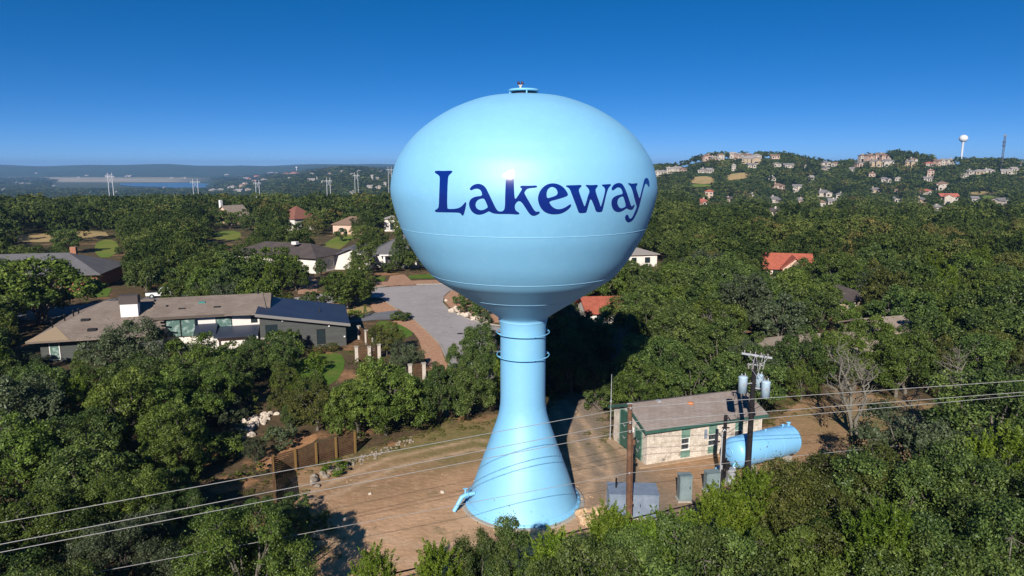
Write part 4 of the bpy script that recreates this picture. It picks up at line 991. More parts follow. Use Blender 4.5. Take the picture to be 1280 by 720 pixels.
ch = MB().b2(-25.9,-24.0,4.6,5.7,3.6,5.75).build('chimney', WHITE, r3); MB().b2(-26.0,-23.9,4.5,5.8,5.752,6.75).build('cap', SHINGLED, ch)
for x, y in ((-32.3,6.2),(-31.7,7.4),(-31.3,8.0),(-33.0,4.2)): MB().lathe([(.08,3.2),(.08,4.75-abs(y-8)*.17),(.14,4.76-abs(y-8)*.17),(.14,4.9-abs(y-8)*.17),(.02,4.92-abs(y-8)*.17)], (x,y,0), 9).build('roof_vent', BLACK, r3)
for x, y, z in ((-29.6,4.4,4.1),(-28.4,2.2,3.35)): MB().b2(x-.45, x+.45, y-.25, y+.25, z-.3, z+.16).build('roof_vent', BLACK, r3)
house_win(mh, -32.2, .3, .9, 1.9, 1.6, 0, GREENGLASS, WHITE)
sp = UZ(399, 433); pot = thing('planter', 'round blue planter on the ground before the charcoal wall', 'planter', (sp.x, sp.y, 0))
MB().lathe([(.02,.02),(.28,.05),(.42,.35),(.40,.6),(.30,.7),(.26,.66),(.02,.6)], n=20).build('pot', M('blue glaze', (.02,.17,.42), .3, .5), pot)

# brick house far left
house('grey roofed brick house with hip roof behind the large tree at far left', *local(-75.0, 123.5, R_(12))(-46, 0), R_(12), 46, 13.5, 2.75, 3.2, BRICK, SHINGLEG, 'hip',
      [(40.5,.9,1.2,1.3,0),(30,.9,1.6,1.3,0)], chim=(39.5,8.5,6.9,BRICK), ov=.9)
hp2 = MB(); f_ = local(-75.0, 123.5, R_(12))
# white house with dark brown roof behind the leafy trees
house('white walled house with dark brown hip roof half hidden behind big leafy trees', -61, 150, R_(-22), 22, 10, 3.3, 2.2, STUCCO, SHINGLED, 'hip', [(14,1,1.2,1.3,0),(5,1,1.4,1.3,0),(5,1,1.4,1.3,1)], ov=.9, extra=lambda t_, ro: (MB().b2(14,15.2,2.5,3.5,5.5,6.1).build('skylight', STUCCO, ro)))
# grey roofed house at the head of the street
def gx_house(t_, ro):
    w2 = MB(); w2.b2(-8.5, -.004, -3.0, 8, -1, 3.0)
    w2.add([(-8.5,-3.0,2.99),(-.004,-3.0,2.99),(-4.25,-3.0,4.2)], [(0,1,2)]); w2.build('wall', STUCCO, t_)
    m = MB()
    for s_ in (0, 1):
        xo = -9.3 if s_ == 0 else .8
        P0 = [(xo,-3.7,2.55),(xo,9,2.55),(-4.25,9,4.5),(-4.25,-3.7,4.5)]; P1 = [(p[0],p[1],p[2]+.15) for p in P0]
        m.add(P0+P1, [(7,6,5,4) if s_ == 0 else (4,5,6,7), (0,1,2,3) if s_ == 0 else (3,2,1,0), (0,4,5,1),(0,3,7,4),(1,5,6,2)])
    m.build('roof', SHINGLEG, t_)
    MB().b2(3.2, 6.2, -.06, -.004, .1, 2.3).build('garage_door', M('dark garage door', (.045,.04,.04), .6), t_)
    for x in (2.4, 6.6, 9.6): MB().b2(x, x+.4, -1.5, -1.1, 0, 2.8).build('porch_column', WHITE, t_)
    MB().b2(1.6, 11.5, -1.8, -.4, 2.75, 2.95).build('porch_roof', WHITE, t_)
house('grey roofed house with cream walls and porch at the head of the street', -30.5, 151, R_(2), 20, 15, 3.0, 4.3, STUCCO, SHINGLEG, 'hip', [(11,.8,1.6,1.4,0),(-5,.8,1.6,1.4,0)][:1], extra=gx_house, ov=.8)
cx_ = UZ(512, 343.5, 0)
# farther houses on the left
house('pink gabled house with white chimney among trees on the left', -106, 262, R_(62), 9, 9, 3.0, 4.0, PEACH, TANROOF, 'gable', [(4,1,1.2,1.2,0)], chim=(1.0,6.5,9.2,WHITE))
house('red tile roofed house glimpsed between the oaks left of the tower', -82, 243, R_(-35), 9, 9, 4.0, 4.2, STUCCO, TERRA, 'hip', [(2,.8,1.2,1.5,0)])
house('pale pink house with brown roof below the leaning oak', -58.5, 226, R_(-8), 11, 9, 3.2, 2.4, PEACH, FARB, 'hip', [(3,.8,1.2,1.4,0),(8,.8,1.2,1.4,0)])
house('small white walled outbuilding with arched opening beside the leaning oak', -43.5, 236, R_(5), 5, 5, 4.2, 1.0, STUCCO, PALEROOF, 'hip', [(2.5,.5,1.2,2.4,0)])
# right hand houses
house('orange red tile roofed house just right of the tower stem', 10.4, 92, R_(6), 5.6, 7, 2.4, 1.4, STUCCO, REDTILE, 'gable', [(1.6,.8,1.0,1.2,0),(4,.8,1.0,1.2,0)])
house('white house partly hidden behind the bulb right side', 25, 151, R_(14), 7.5, 8, 2.7, 1.2, STUCCO, PALEROOF, 'hip', [(2,.8,1.2,1.3,0),(5.2,.8,1.3,1.3,0)])
def cross_gable(t_, ro):
    m = MB()
    for s_ in (0, 1):
        xo = 2.6 if s_ == 0 else 7.8
        P0 = [(xo,-1.8,2.5),(xo,4.5,2.5),(5.2,4.5,4.7),(5.2,-1.8,4.7)]; P1 = [(p[0],p[1],p[2]+.15) for p in P0]
        m.add(P0+P1, [(7,6,5,4) if s_ == 0 else (4,5,6,7), (0,1,2,3) if s_ == 0 else (3,2,1,0), (0,4,5,1),(0,3,7,4),(1,5,6,2)])
    m.build('roof', REDTILE, t_)
    MB().add([(3,-1.4,-2),(7.4,-1.4,-2),(7.4,-1.4,2.75),(5.2,-1.4,4.55),(3,-1.4,2.75),(3,3,-2),(7.4,3,-2),(7.4,3,2.75),(3,3,2.75)], [(0,1,2,3,4),(1,6,7,2),(5,0,4,8)]).build('wall', PEACH, t_)
house('coral red tile roofed house deep in the wood on the right', 49.2, 133, R_(-14), 8.5, 8, 2.6, 2.3, PEACH, REDTILE, 'gable', [(2,.8,1.2,1.4,0)], extra=cross_gable)
house('dark grey roofed house sunk among trees on the right', 47.5, 99, R_(24), 7.5, 7, 2.5, 1.6, TANW, SHINGLED, 'hip', [(3,.8,1.2,1.2,0)])
house('flat tan roofed house among trees right of the dark roofed one', 43.3, 79, R_(16), 5.5, 6, 2.7, 1.0, TANW, TANROOF, 'gable', [(3,.8,1.2,1.3,0)])
house('tan limestone house behind the bare dead tree', 28.5, 69.5, R_(10), 13, 6.5, 2.5, 1.4, TANW, TANROOF, 'hip', [(2.5,.8,1.2,1.2,0),(7,.8,1.2,1.2,0),(11,.1,1.1,2.0,0)])
KEEP += [(346,552,388,564,50),(960,316,986,332,134),(1058,350,1082,366,100),(1112,392,1142,404,80),(732,368,768,390,94),(787,306,816,324,152),(1014,418,1040,432,71),(1082,434,1102,446,71),(306,523,328,544,55),
         (40,370,440,398,90),(206,396,332,412,84),(330,388,440,432,84),(300,396,340,420,84),(36,400,80,428,76),(60,305,146,345,128),(112,343,130,356,128),(384,322,402,343,148),(335,303,398,316,160),
         (408,316,430,334,150),(455,290,493,318,152),(468,318,500,340,150),(288,250,318,272,258),(361,262,379,280,242),(418,272,438,286,225),(478,270,490,280,235),
         (470,345,610,366,130),(500,364,556,384,120),(498,384,560,408,105),(522,404,572,428,100),(540,426,570,452,88),(556,368,616,400,118),(455,386,500,400,100),(374,346,396,360,135),
         (20,291,140,301,212),(118,298,150,318,190),(398,292,440,316,185),(262,290,300,298,230),(112,361,142,371,112),(20,384,112,394,100),(376,446,428,476,72),(470,402,500,414,98),
         (430,388,470,396,105),(444,404,480,455,86),(180,356,222,371,108),(210,322,217,345,130)]

# far houses on the hill and in the valley
FW = {'w': FARW, 'p': FARP, 't': FART}; FRF = {'r': FARR, 'g': FARG, 'b': FARB, 'd': SHINGLED, 'l': PALEROOF}
rh = random.Random(21)
WN = {'w': 'white', 'p': 'pink', 't': 'tan'}; RN = {'r': 'red', 'g': 'grey', 'b': 'brown', 'd': 'dark', 'l': 'pale'}
def wing(L_, d, h_, wm_, rm_):
    w = L_*rh.uniform(.3, .45); x0 = rh.choice((.06, .5))*L_; dp = d*rh.uniform(.3, .6); hh = h_*rh.uniform(.7, 1.0); rs = w*.28
    def f(t_, ro):
        MB().add([(x0,-dp,-3),(x0+w,-dp,-3),(x0+w,-dp,hh),(x0+w/2,-dp,hh+rs),(x0,-dp,hh),(x0,d*.4,-3),(x0+w,d*.4,-3),(x0+w,d*.4,hh),(x0,d*.4,hh)], [(0,1,2,3,4),(1,6,7,2),(5,0,4,8)]).build('wall', wm_, t_)
        m = MB()
        for s_ in (0, 1):
            xo = x0-.5 if s_ == 0 else x0+w+.5; zo = hh-rs/(w/2)*.5
            P0 = [(xo,-dp-.5,zo+.03),(xo,d*.5,zo+.03),(x0+w/2,d*.5,hh+rs),(x0+w/2,-dp-.5,hh+rs)]; P1 = [(p[0],p[1],p[2]+.2) for p in P0]
            m.add(P0+P1, [(7,6,5,4) if s_ == 0 else (4,5,6,7), (0,1,2,3) if s_ == 0 else (3,2,1,0), (0,4,5,1),(0,3,7,4),(1,5,6,2)])
        m.build('roof', rm_, t_)
        house_win(t_, x0+w/2, .6, w*.45, 1.9, -dp, 0)
    return f
def far_house(px, py, wpx, st, wc, rc, label=None, group=None):
    p = UT(px, py+1.0); dist = p.length; w = wpx*dist/F; d = w*rh.uniform(.5,.7); rot = rh.uniform(-.45,.45)
    L_ = w*.92; h_ = 2.9*st+.5
    f_ = local(0,0,rot); o = f_(L_/2, 0)
    n_ = max(2, min(5, int(L_/3.6))); wins = []
    for s_ in range(st):
        for k in range(n_): wins.append(((k+.5)*L_/n_, .9+2.9*s_, min(1.5, L_/n_*.5), 1.4, 0))
    house(label or f'far {WN[wc]} house with {RN[rc]} roof on the wooded hillside', p.x-o[0], p.y-o[1], rot, L_, d, h_, max(1.6, d*.26), FW[wc], FRF[rc], 'hip' if rh.random() < .7 else 'gable', wins, group=group or f'far {WN[wc]} houses with {RN[rc]} roofs', z=p.z, ov=.6, extra=wing(L_, d, h_, FW[wc], FRF[rc]) if w > 8 else None, chim=(L_*rh.uniform(.2,.8), d*.4, h_+d*.26+1.2, FW[wc]) if rh.random() < .5 else None)
    hp_ = h_*F/dist
    t_ = bpy.context.scene.collection.objects[-1] if False else None
    FARKEEP.append((px-wpx*.42, py-hp_*1.45, px+wpx*.42, py-hp_*.42, dist))
hill = [  # crest, left shoulder
 (829,217,9,1,'w','l'),(838,216,10,2,'w','l'),(848,215,11,2,'w','l'),(822,220,8,2,'w','l'),(855,214,8,1,'p','b'),
 (856,207,9,1,'p','r'),(866,203,10,1,'t','b'),(875,201,9,1,'p','b'),(884,200,10,2,'p','b'),(893,199,10,1,'t','l'),(901,199,9,2,'w','b'),(909,197,10,1,'p','b'),(916,197,8,2,'w','l'),
 (926,199,10,2,'p','l'),(936,199.5,13,2,'w','b'),(946,200,11,2,'w','l'),(939,204,24,2,'t','l'),(960,196,12,2,'p','b'),(969,197.5,11,1,'p','b'),(938,193.5,8,1,'p','b'),
 (877,215,10,1,'w','g'),(888,215,10,1,'w','l'),(971,208,11,1,'w','g'),(986,209,12,1,'w','g'),(940,209,10,1,'w','g'),(917,213,5,2,'w','l'),
 (1032,206,13,1,'w','g'),(1044,207,11,1,'w','b'),(1034,212,8,1,'w','g'),(1050,199,9,1,'p','b'),(1060,198,8,1,'w','b'),(1041,199,7,1,'p','l'),
 (1072,199,10,2,'p','l'),(1080,200,9,2,'w','b'),(1089,200,10,2,'p','b'),(1100,199,10,2,'p','b'),(1107,200,9,2,'p','b'),(1077,207,11,1,'p','g'),(1094,207.5,13,2,'t','g'),(1110,207,13,2,'w','g'),
 (1137,208,11,2,'t','g'),(1142,205,8,2,'w','b'),(1162,207,9,1,'w','r'),(1172,206.5,10,2,'p','b'),(1181,205.5,9,2,'w','l'),(1190,204.5,9,2,'w','l'),(1198,204,7,2,'t','l'),
 # the slope
 (1015,228,6,2,'w','l'),(1006,210,5,1,'w','l'),(965,225,9,1,'w','g'),(974,235,14,1,'p','b'),(996,240,10,2,'w','g'),(1030,245,19,1,'w','g','white house with long grey roof low on the wooded slope'),(970,253,19,1,'w','g','white house with pale grey hip roof above the garage house'),
 (967,270,17,1,'w','d','white house with dark hip roof and arched garage nearest on the slope'),(880,256,17,1,'p','r','red tile roofed pink house left on the slope'),(886,247,10,2,'p','r'),(912,252,8,1,'p','d'),(940,247,7,1,'w','g'),(1040,255,9,1,'w','g'),
 (1000,254,9,1,'p','g'),(1027,258,10,1,'w','b'),(1090,220,7,1,'p','b'),(1107,227,12,1,'w','g'),(1096,241,14,1,'t','g'),(1121,242,7,1,'p','b'),
 (1163,220,7,2,'p','b'),(1178,237,13,2,'w','b'),(1176,255,10,0,'w','r'),(1187,254.5,20,2,'w','r','two storey white house with red tile roof and blue trim'),(1160,242,11,1,'w','r'),(1152,253,14,1,'t','g'),(1121,252,11,1,'w','g'),(1172,265,9,1,'w','g'),(1173,275,12,1,'w','g'),
 (1213,217,9,1,'w','g'),(1236,216,11,1,'w','l'),(1258,217,10,1,'w','l'),(1268,217,8,2,'w','l'),(1224,217,10,1,'t','l'),(1279,206,7,1,'w','l'),(1255,255,17,1,'w','g','white house with wide grey roof at the right edge of the slope'),(1219,252,8,1,'w','g'),(1207,222,7,1,'w','l'),(1254,278,10,1,'w','l'),
 (1160,226,10,1,'w','g'),(1122,226,6,1,'w','l'),(1065,214,6,1,'w','g'),(1050,247,9,1,'w','g')]
for h_ in hill:
    if h_[3] == 0: continue
    far_house(*h_)
valley = [(264,238,9,1,'w','l'),(276,237,7,1,'w','l'),(289,235,8,2,'w','l'),(303,233,9,2,'p','b'),(307,230,7,2,'w','b'),(297,239,10,1,'w','l'),(310,237,7,1,'p','l'),(312,223,6,1,'p','r'),(321,221,8,2,'p','r'),(330,224,7,1,'w','b'),(318,226,6,1,'p','r'),
 (283,218,6,1,'w','l'),(294,222,5,1,'w','l'),(307,223,7,1,'w','l'),(338,216,7,1,'w','l'),(357,217,7,1,'p','r'),(366,217,8,2,'p','r'),(373,216,6,1,'p','r'),(361,224,3,2,'w','l'),(389,225,9,1,'w','l'),(404,227,5,1,'w','l'),(397,223,3,2,'w','l'),(390,217,5,1,'w','l'),
 (465,224,3,3,'w','l'),(471,223,6,1,'w','l'),(462,234,7,1,'w','l'),(473,235,8,1,'w','l'),(481,232,4,2,'w','l'),(476,214,6,1,'w','l'),(440,242,6,1,'w','l'),(428,214,5,1,'p','l'),(448,214,5,1,'w','l'),(412,217,5,1,'p','b'),(345,216,4,1,'w','l'),(440,218,4,1,'w','l'),
 (98,221,3,1,'w','l'),(18,228,4,1,'w','l'),(24,224,3,1,'w','l'),(67,232,3,1,'w','l'),(36,229,4,1,'w','l'),(27,229,4,1,'w','l'),(45,216,3,1,'w','l'),(108,219,4,1,'w','l'),(135,219,8,1,'w','l'),(160,220,7,1,'w','l'),(205,234.5,4,1,'w','l'),(215,222,5,1,'w','l'),(230,222,5,1,'w','l'),(74,241,4,1,'w','l'),(112,241,3,1,'w','l'),(145,240,3,1,'w','l'),(4,237,8,1,'w','l')]
for h_ in valley:
    far_house(*h_, label=f'far {WN[h_[4]]} house with {RN[h_[5]]} roof in the hazy valley', group=f'far {WN[h_[4]]} {RN[h_[5]]} valley houses')

# far water tower, lattice mast, small far tower, transmission H-frames
p = UT(1201, 204); D_ = p.y
zt = UY(1202, 168.5, D_).z-p.z; rb = 5.0*D_/F/ (ray(1201,190)[1])
wt = thing('water_tower', 'slim white water tower with round bulb on the right skyline', 'water tower', (p.x, p.y, p.z))
MB().lathe([(rb*math.sin(a)+.02, zt-rb*.9+rb*.9*-math.cos(a)) for a in np.linspace(.35, PI-.02, 20)], n=32).build('bowl', TANKW, wt)
MB().lathe([(rb*.42,-3),(rb*.3,2),(rb*.24,4),(rb*.24,zt-rb*2.1),(rb*.36,zt-rb*1.72)], n=24).build('pedestal', TANKW, wt)
p = UT(1251, 213); D_ = p.y; zt = UY(1251, 169, D_).z-p.z
ms_ = thing('radio_mast', 'thin lattice radio mast right of the slim white water tower', 'mast', (p.x, p.y, p.z))
lat = MB(); wv = 1.0
cs = [(wv*math.cos(a), wv*math.sin(a)) for a in (PI/2, PI*7/6, PI*11/6)]
for c_ in cs: lat.tube([(*c_,-2),(*c_,zt)], .26, 5)
nb = 18
for k in range(nb):
    for i in range(3):
        a, b_ = cs[i], cs[(i+1) % 3]; z0, z1 = zt*k/nb, zt*(k+1)/nb
        lat.tube([(*a,z0),(*b_,z1)], .14, 4); lat.tube([(*a,z1),(*b_,z1)], .12, 4)
DKST = M('dark steel', (.09,.085,.10), .6)
lat.build('lattice', DKST, ms_)
for z in (.99, .80, .70):
    an = MB()
    for k in range(6): a = k*PI/3; an.box((1.5*math.cos(a), 1.5*math.sin(a), zt*z), (.5,.3,2.2), a)
    an.build('antenna', GALV if z > .9 else DKST, ms_)
p = UT(371, 216); D_ = p.y; zt = UY(371, 208.3, D_).z-p.z; s_ = zt/30
w3 = thing('water_tower', 'tiny far white water tower on the left horizon', 'water tower', (p.x, p.y, p.z))
MB().lathe([(.02,22*s_),(4*s_,23.5*s_),(5.5*s_,26*s_),(4*s_,29*s_),(.02,30*s_)], n=20).build('bowl', TANKW, w3); MB().lathe([(2*s_,-5),(1.6*s_,23*s_)], n=14).build('pedestal', TANKW, w3)
HF = [((134,139.5),216,244,600,'tallest of the pale twin pole transmission frames, far left over the lake'),((240.5,246.5),223.5,243,760,'twin pole transmission frame beside the right end of the lake'),((319,323.5),225,243,760,'twin pole transmission frame before the white houses in the valley'),((408,412.3),222,245,720,'twin pole transmission frame standing alone left of the tower'),((443,447),215.5,234,900,'twin pole transmission frame above the wood left of the bulb'),((485,489),208,225,1000,'twin pole transmission frame touching the bulb left edge')]
for (xa, xb), yt, yb, D_, lab in HF:
    a, b_ = UY(xa, yt, D_), UY(xb, yt, D_); c_ = (a+b_)/2; z0 = float(terrain(c_.x, D_))
    t_ = thing('transmission_frame', lab, 'pylon', (c_.x, D_, z0), 0, 'transmission frames'); hw_ = (b_-a).length/2; H_ = a.z-z0
    for s_ in (-1, 1): MB().tube([(s_*hw_,0,-1),(s_*hw_,0,H_)], [.36,.26], 8).build('pole', M('pale pylon steel', (.50,.50,.53), .5) if s_ < 0 and 'pale pylon steel' not in bpy.data.materials else bpy.data.materials['pale pylon steel'], t_)
    ca = MB(); ca.box((0,0,H_*.90),(hw_*4.2,.35,.4)); ca.tube([(-hw_,0,H_*.9),(hw_,0,H_*.72)],.13,5); ca.tube([(hw_,0,H_*.9),(-hw_,0,H_*.72)],.13,5); ca.build('crossarm', bpy.data.materials['pale pylon steel'], t_)
    for x in (-hw_*2, 0, hw_*2): MB().lathe([(.12,H_*.9-2.0),(.2,H_*.9-1.2),(.12,H_*.9-.2)], (x,0,0), 6).build('insulator', GALV, t_)

# white pickup parked beyond the modern house
pc = UZ(206, 371.5)
car = thing('pickup_truck', 'white pickup truck parked behind the bushes beyond the chimney', 'truck', (pc.x, pc.y, 0), R_(12))
side = [(-2.7,.45),(-2.75,.95),(-.9,1.0),(-.75,1.02),(-.35,1.75),(1.0,1.78),(1.6,1.12),(2.6,1.0),(2.75,.75),(2.7,.42)]
def prism_y(prof, y0, y1):
    m = MB(); n_ = len(prof); tri = geometry.tessellate_polygon([[Vector((p[0], p[1], 0)) for p in prof]])
    m.add([(p[0], y0, p[1]) for p in prof]+[(p[0], y1, p[1]) for p in prof], [tuple(t_) for t_ in tri]+[tuple(i+n_ for i in t_[::-1]) for t_ in tri]+[(i, (i+1) % n_, n_+(i+1) % n_, n_+i) for i in range(n_)])
    return m
bo = prism_y(side, -.95, .95).build('body', CARW, car)
MB().b2(-2.65,-.95,-.8,.8,.985,1.03).build('truck_bed', M('dark bed liner', (.03,.03,.03), .8), car)
prism_y([(-.62,1.08),(-.32,1.66),(.95,1.69),(1.42,1.12)], -.965, -.951).build('side_window', GLASS, car); prism_y([(-.62,1.08),(-.32,1.66),(.95,1.69),(1.42,1.12)], .951, .965).build('side_window', GLASS, car)
MB().add([(1.05,-.8,1.765),(1.05,.8,1.765),(1.63,.85,1.16),(1.63,-.85,1.16)], [(0,1,2,3),(3,2,1,0)]).build('windscreen', GLASS, car)
for x in (-1.75, 1.75):
    for y in (-.9, .9):
        tw = MB().tube([(x,y-.12,.38),(x,y+.12,.38)], .38, 20).build('wheel', TYRE, car); MB().tube([(x,y-.135,.38),(x,y+.135,.38)], .2, 14).build('rim', GALV, tw)
for y in (-.7, .7): MB().box((2.73,y,.85),(.06,.35,.16)).build('headlight', GLASS, car)
pl = UZ(213.5, 352); la = thing('lamp_post', 'slim pale lamp post among the trees beyond the pickup', 'lamp post', (pl.x, pl.y, 0))
MB().tube([(0,0,0),(0,0,3.6)], .09, 8).build('pole', PALEROOF, la); MB().lathe([(.05,3.5),(.28,3.7),(.3,4.3),(.12,4.5),(.02,4.55)], n=12).build('lantern', PALEROOF, la)
pd = UY(474.5, 253, 330); dz = float(terrain(pd.x, 330)); sd = thing('satellite_dish', 'white round dish on a pole over the trees left of the bulb', 'dish', (pd.x, 330, dz))
MB().tube([(0,0,-.5),(0,.4,pd.z-dz)], .14, 8).build('pole', GALV, sd); dm = MB().lathe([(.02,.35),(.6,.28),(1.2,.08),(1.5,-.12)], n=20).build('reflector', TANKW, sd, (0, 0, pd.z-dz)); dm.rotation_euler = (R_(70), 0, 0)
mc = UZ(575, 417, .055); mcv = thing('manhole_cover', 'dark manhole cover in the grey street', 'manhole', (mc.x, mc.y, .055))
MB().lathe([(.42,0),(.42,.012),(.02,.014)], n=24).build('cover', M('cast iron', (.05,.048,.05), .7), mcv)

# ------------------------------------------------------------------ trees
def unit(v): return v/np.maximum(np.linalg.norm(v, axis=-1, keepdims=True), 1e-9)
def leaf_quads(pos, nrm, L_, Wd, rng, axis=None):
    """diamond leaves, slightly folded; returns verts (n*4,3)"""
    n = len(pos); nrm = unit(nrm)
    if axis is None: axis = rng.normal(size=(n, 3))
    a = unit(axis - nrm*(axis*nrm).sum(1, keepdims=True)); b_ = np.cross(nrm, a)
    L_ = L_*rng.uniform(.65, 1.35, (n, 1)); Wd = Wd*rng.uniform(.7, 1.3, (n, 1))
    fold = nrm*Wd*.22
    v = np.stack([pos-a*L_*.5, pos+b_*Wd*.5+fold, pos+a*L_*.5, pos-b_*Wd*.5+fold], 1)
    return v.reshape(-1, 3)
def crown_oak(seed, Rr=3.4, z0=1.0, z1=7.0, nl=15, sub=14, per=40, leaf=.2, lobe=.34, tn=.23):
    rng = np.random.default_rng(seed); P = []; Nn = []; T = []; lobes = []
    zc = z0+(z1-z0)*.42; hz = (z1-z0)
    for i in range(nl):
        ga = i*2.39996+rng.uniform(-.5, .5); u = (i+.5)/nl; ce = .98-1.6*u+rng.uniform(-.12, .12); ce = np.clip(ce, -.7, .98)
        d = np.array([math.cos(ga)*math.sqrt(max(0, 1-ce*ce)), math.sin(ga)*math.sqrt(max(0, 1-ce*ce)), ce])
        lr = Rr*lobe*rng.uniform(.6, 1.3)
        k = rng.uniform(.55, .95)
        c = np.array([0, 0, zc]) + d*np.array([Rr*k, Rr*k, hz*.5*(k-.05)])
        c[2] = min(c[2], z1-lr*.55); lobes.append(c); lt = rng.normal(0, .13)
        for j in range(sub):
            s = unit(rng.normal(size=3)+d*.75+np.array([0, 0, .25]))
            sc = c+s*lr*rng.uniform(.65, .95)*np.array([1, 1, .8]); sr = lr*rng.uniform(.20, .42); stn = rng.normal(0, .16)
            n_ = int(per*rng.uniform(.6, 1.3))
            q_ = unit(rng.normal(size=(n_, 3))+s*.35)
            pos = sc+q_*sr*rng.uniform(.5, 1.12, (n_, 1))*np.array([1, 1, .8])
            P.append(pos); Nn.append(q_*.55+rng.normal(size=(n_, 3))*.42+np.array([0, 0, .45])); T.append(np.clip(.48+lt+stn+rng.normal(0, tn, n_), 0, 1))
        n_ = int(per*sub*.15)                    # inner fill
        pos = c+rng.normal(size=(n_, 3))*lr*.45; P.append(pos); Nn.append(rng.normal(size=(n_, 3))); T.append(np.clip(.4+rng.normal(0, .15, n_), 0, 1))
    P = np.concatenate(P); Nn = np.concatenate(Nn); T = np.concatenate(T)
    k = P[:, 2] > z0*.55
    P, Nn, T = P[k], Nn[k], T[k]
    return leaf_quads(P, Nn, leaf, leaf*.62, rng), T, lobes
def crown_cedar(seed, Rr=2.3, z0=.5, z1=6.2, npl=170, per=52, leaf=.17, conic=.5):
    rng = np.random.default_rng(seed); P = []; Nn = []; T = []; AX = []; lobes = []
    for i in range(npl):
        u = rng.uniform(0, 1)**.8; ga = rng.uniform(0, 2*PI)
        rr_ = Rr*((1-u)**conic)*rng.uniform(.45, 1.0)*(1+.25*math.sin(ga*3+seed)); z = z0+(z1-z0)*u*.93
        c = np.array([math.cos(ga)*rr_, math.sin(ga)*rr_, z]); d = unit(np.array([math.cos(ga)*.55, math.sin(ga)*.55, .85])+rng.normal(size=3)*.28)
        ln = rng.uniform(.6, 1.15)*min(1.0, Rr/2); tt = rng.normal(0, .15); n_ = int(per*rng.uniform(.6, 1.3))
        if i % 12 == 0: lobes.append(c)
        w = rng.uniform(0, 1, (n_, 1)); side = rng.normal(size=(n_, 3)); side = side-(side@d)[:, None]*d
        pos = c+d*ln*w+unit(side)*(.28*(1-w*.85))*rng.uniform(.2, 1, (n_, 1))
        P.append(pos); AX.append(d+unit(side)*.8); Nn.append(rng.normal(size=(n_, 3))+np.array([0, 0, .3])); T.append(np.clip(.35+tt+.4*w[:, 0]+rng.normal(0, .1, n_), 0, 1))
    return leaf_quads(np.concatenate(P), np.concatenate(Nn), leaf, leaf*.42, rng, np.concatenate(AX)), np.concatenate(T), lobes
def quad_mesh(name, V, T, mat):
    n = len(V)//4; me = bpy.data.meshes.new(name)
    me.vertices.add(n*4); me.vertices.foreach_set('co', V.astype(np.float32).ravel())
    me.loops.add(n*4); me.loops.foreach_set('vertex_index', np.arange(n*4, dtype=np.int32))
    me.polygons.add(n); me.polygons.foreach_set('loop_start', np.arange(0, n*4, 4, dtype=np.int32)); me.polygons.foreach_set('loop_total', np.full(n, 4, np.int32))
    a = me.attributes.new('tint', 'FLOAT', 'FACE'); a.data.foreach_set('value', T.astype(np.float32))
    me.materials.append(mat); me.update(calc_edges=True); return me
def trunk_mesh(lobes, r0=.22, seed=0, fork=1.3, mat=BARK, nmax=9, twigs=0):
    r = random.Random(seed); m = MB(); lean = Vector((r.uniform(-.3,.3), r.uniform(-.3,.3), 0))
    f0 = Vector((0,0,fork))+lean
    m.tube([(0,0,-.4),(lean.x*.3,lean.y*.3,fork*.5),f0], [r0*1.35, r0, r0*.85], 7)
    for c in lobes[:nmax]:
        c = Vector(c); md = f0.lerp(c, .5)+Vector((r.uniform(-.3,.3), r.uniform(-.3,.3), r.uniform(-.1,.4)))
        m.tube([f0-Vector((0,0,.15)), md, c], [r0*.55, r0*.36, r0*.12], 5, False)
    for c in (lobes if twigs else []):
        c = Vector(c)
        for _ in range(twigs):
            d = Vector((r.gauss(0,1), r.gauss(0,1), r.gauss(.35,.7))).normalized(); L_ = r.uniform(.45, 1.0); md = c+d*L_*.55+Vector((r.gauss(0,.08), r.gauss(0,.08), r.gauss(0,.08)))
            m.tube([c, md, c+d*L_], [r0*.11, r0*.08, r0*.04], 4, False)
    me = bpy.data.meshes.new('trunk'); me.from_pydata(m.v, [], m.f); me.polygons.foreach_set('use_smooth', m.sm); me.materials.append(mat); me.update(); return me
def variant(kind, seed, mat, hi=True):
    if kind == 'oak': V, T, lb = crown_oak(seed, nl=18, sub=17, per=(34, 64, 130)[hi], leaf=(.27, .18, .12)[hi]); H_, Rr = 7.0, 3.4+.8
    elif kind == 'round': V, T, lb = crown_oak(seed, Rr=3.2, z0=.7, z1=7.4, nl=20, sub=15, per=(34, 64, 130)[hi], leaf=(.28, .185, .125)[hi], lobe=.36); H_, Rr = 7.4, 4
    elif kind == 'bush': V, T, lb = crown_oak(seed, Rr=1.5, z0=.1, z1=2.4, nl=9, sub=10, per=(18, 34, 60)[hi], leaf=(.25, .16, .11)[hi], lobe=.42); H_, Rr = 2.4, 1.8
    elif kind == 'fir': V, T, lb = crown_cedar(seed, Rr=1.7, z0=.3, z1=6, npl=150, per=36, leaf=.2, conic=.9); H_, Rr = 6.0, 1.8
    else: V, T, lb = crown_cedar(seed, npl=(140, 190, 260)[hi], per=(26, 46, 80)[hi], leaf=(.3, .2, .135)[hi]); H_, Rr = 6.3, 2.5
    cm = quad_mesh('crown', V, T, mat); tm = trunk_mesh(lb, .20 if kind in ('oak', 'round') else (.05 if kind == 'bush' else .12), seed, {'oak': 1.0, 'round': 1.1, 'bush': .25}.get(kind, .5), twigs=(0, 5, 9)[hi] if kind in ('oak', 'round') else 0)
    return cm, tm, H_, Rr
VAR = {}
def getv(kind, mat, hi, i):
    k = (kind, mat.name, hi, i)
    if k not in VAR: VAR[k] = variant(kind, 100+i*7+hash_s(kind+mat.name) % 900, mat, hi)
    return VAR[k]
def hash_s(s): 
    h_ = 7
    for c_ in s: h_ = (h_*31+ord(c_)) % 100003
    return h_
tr_ = random.Random(77)
PLACED = []
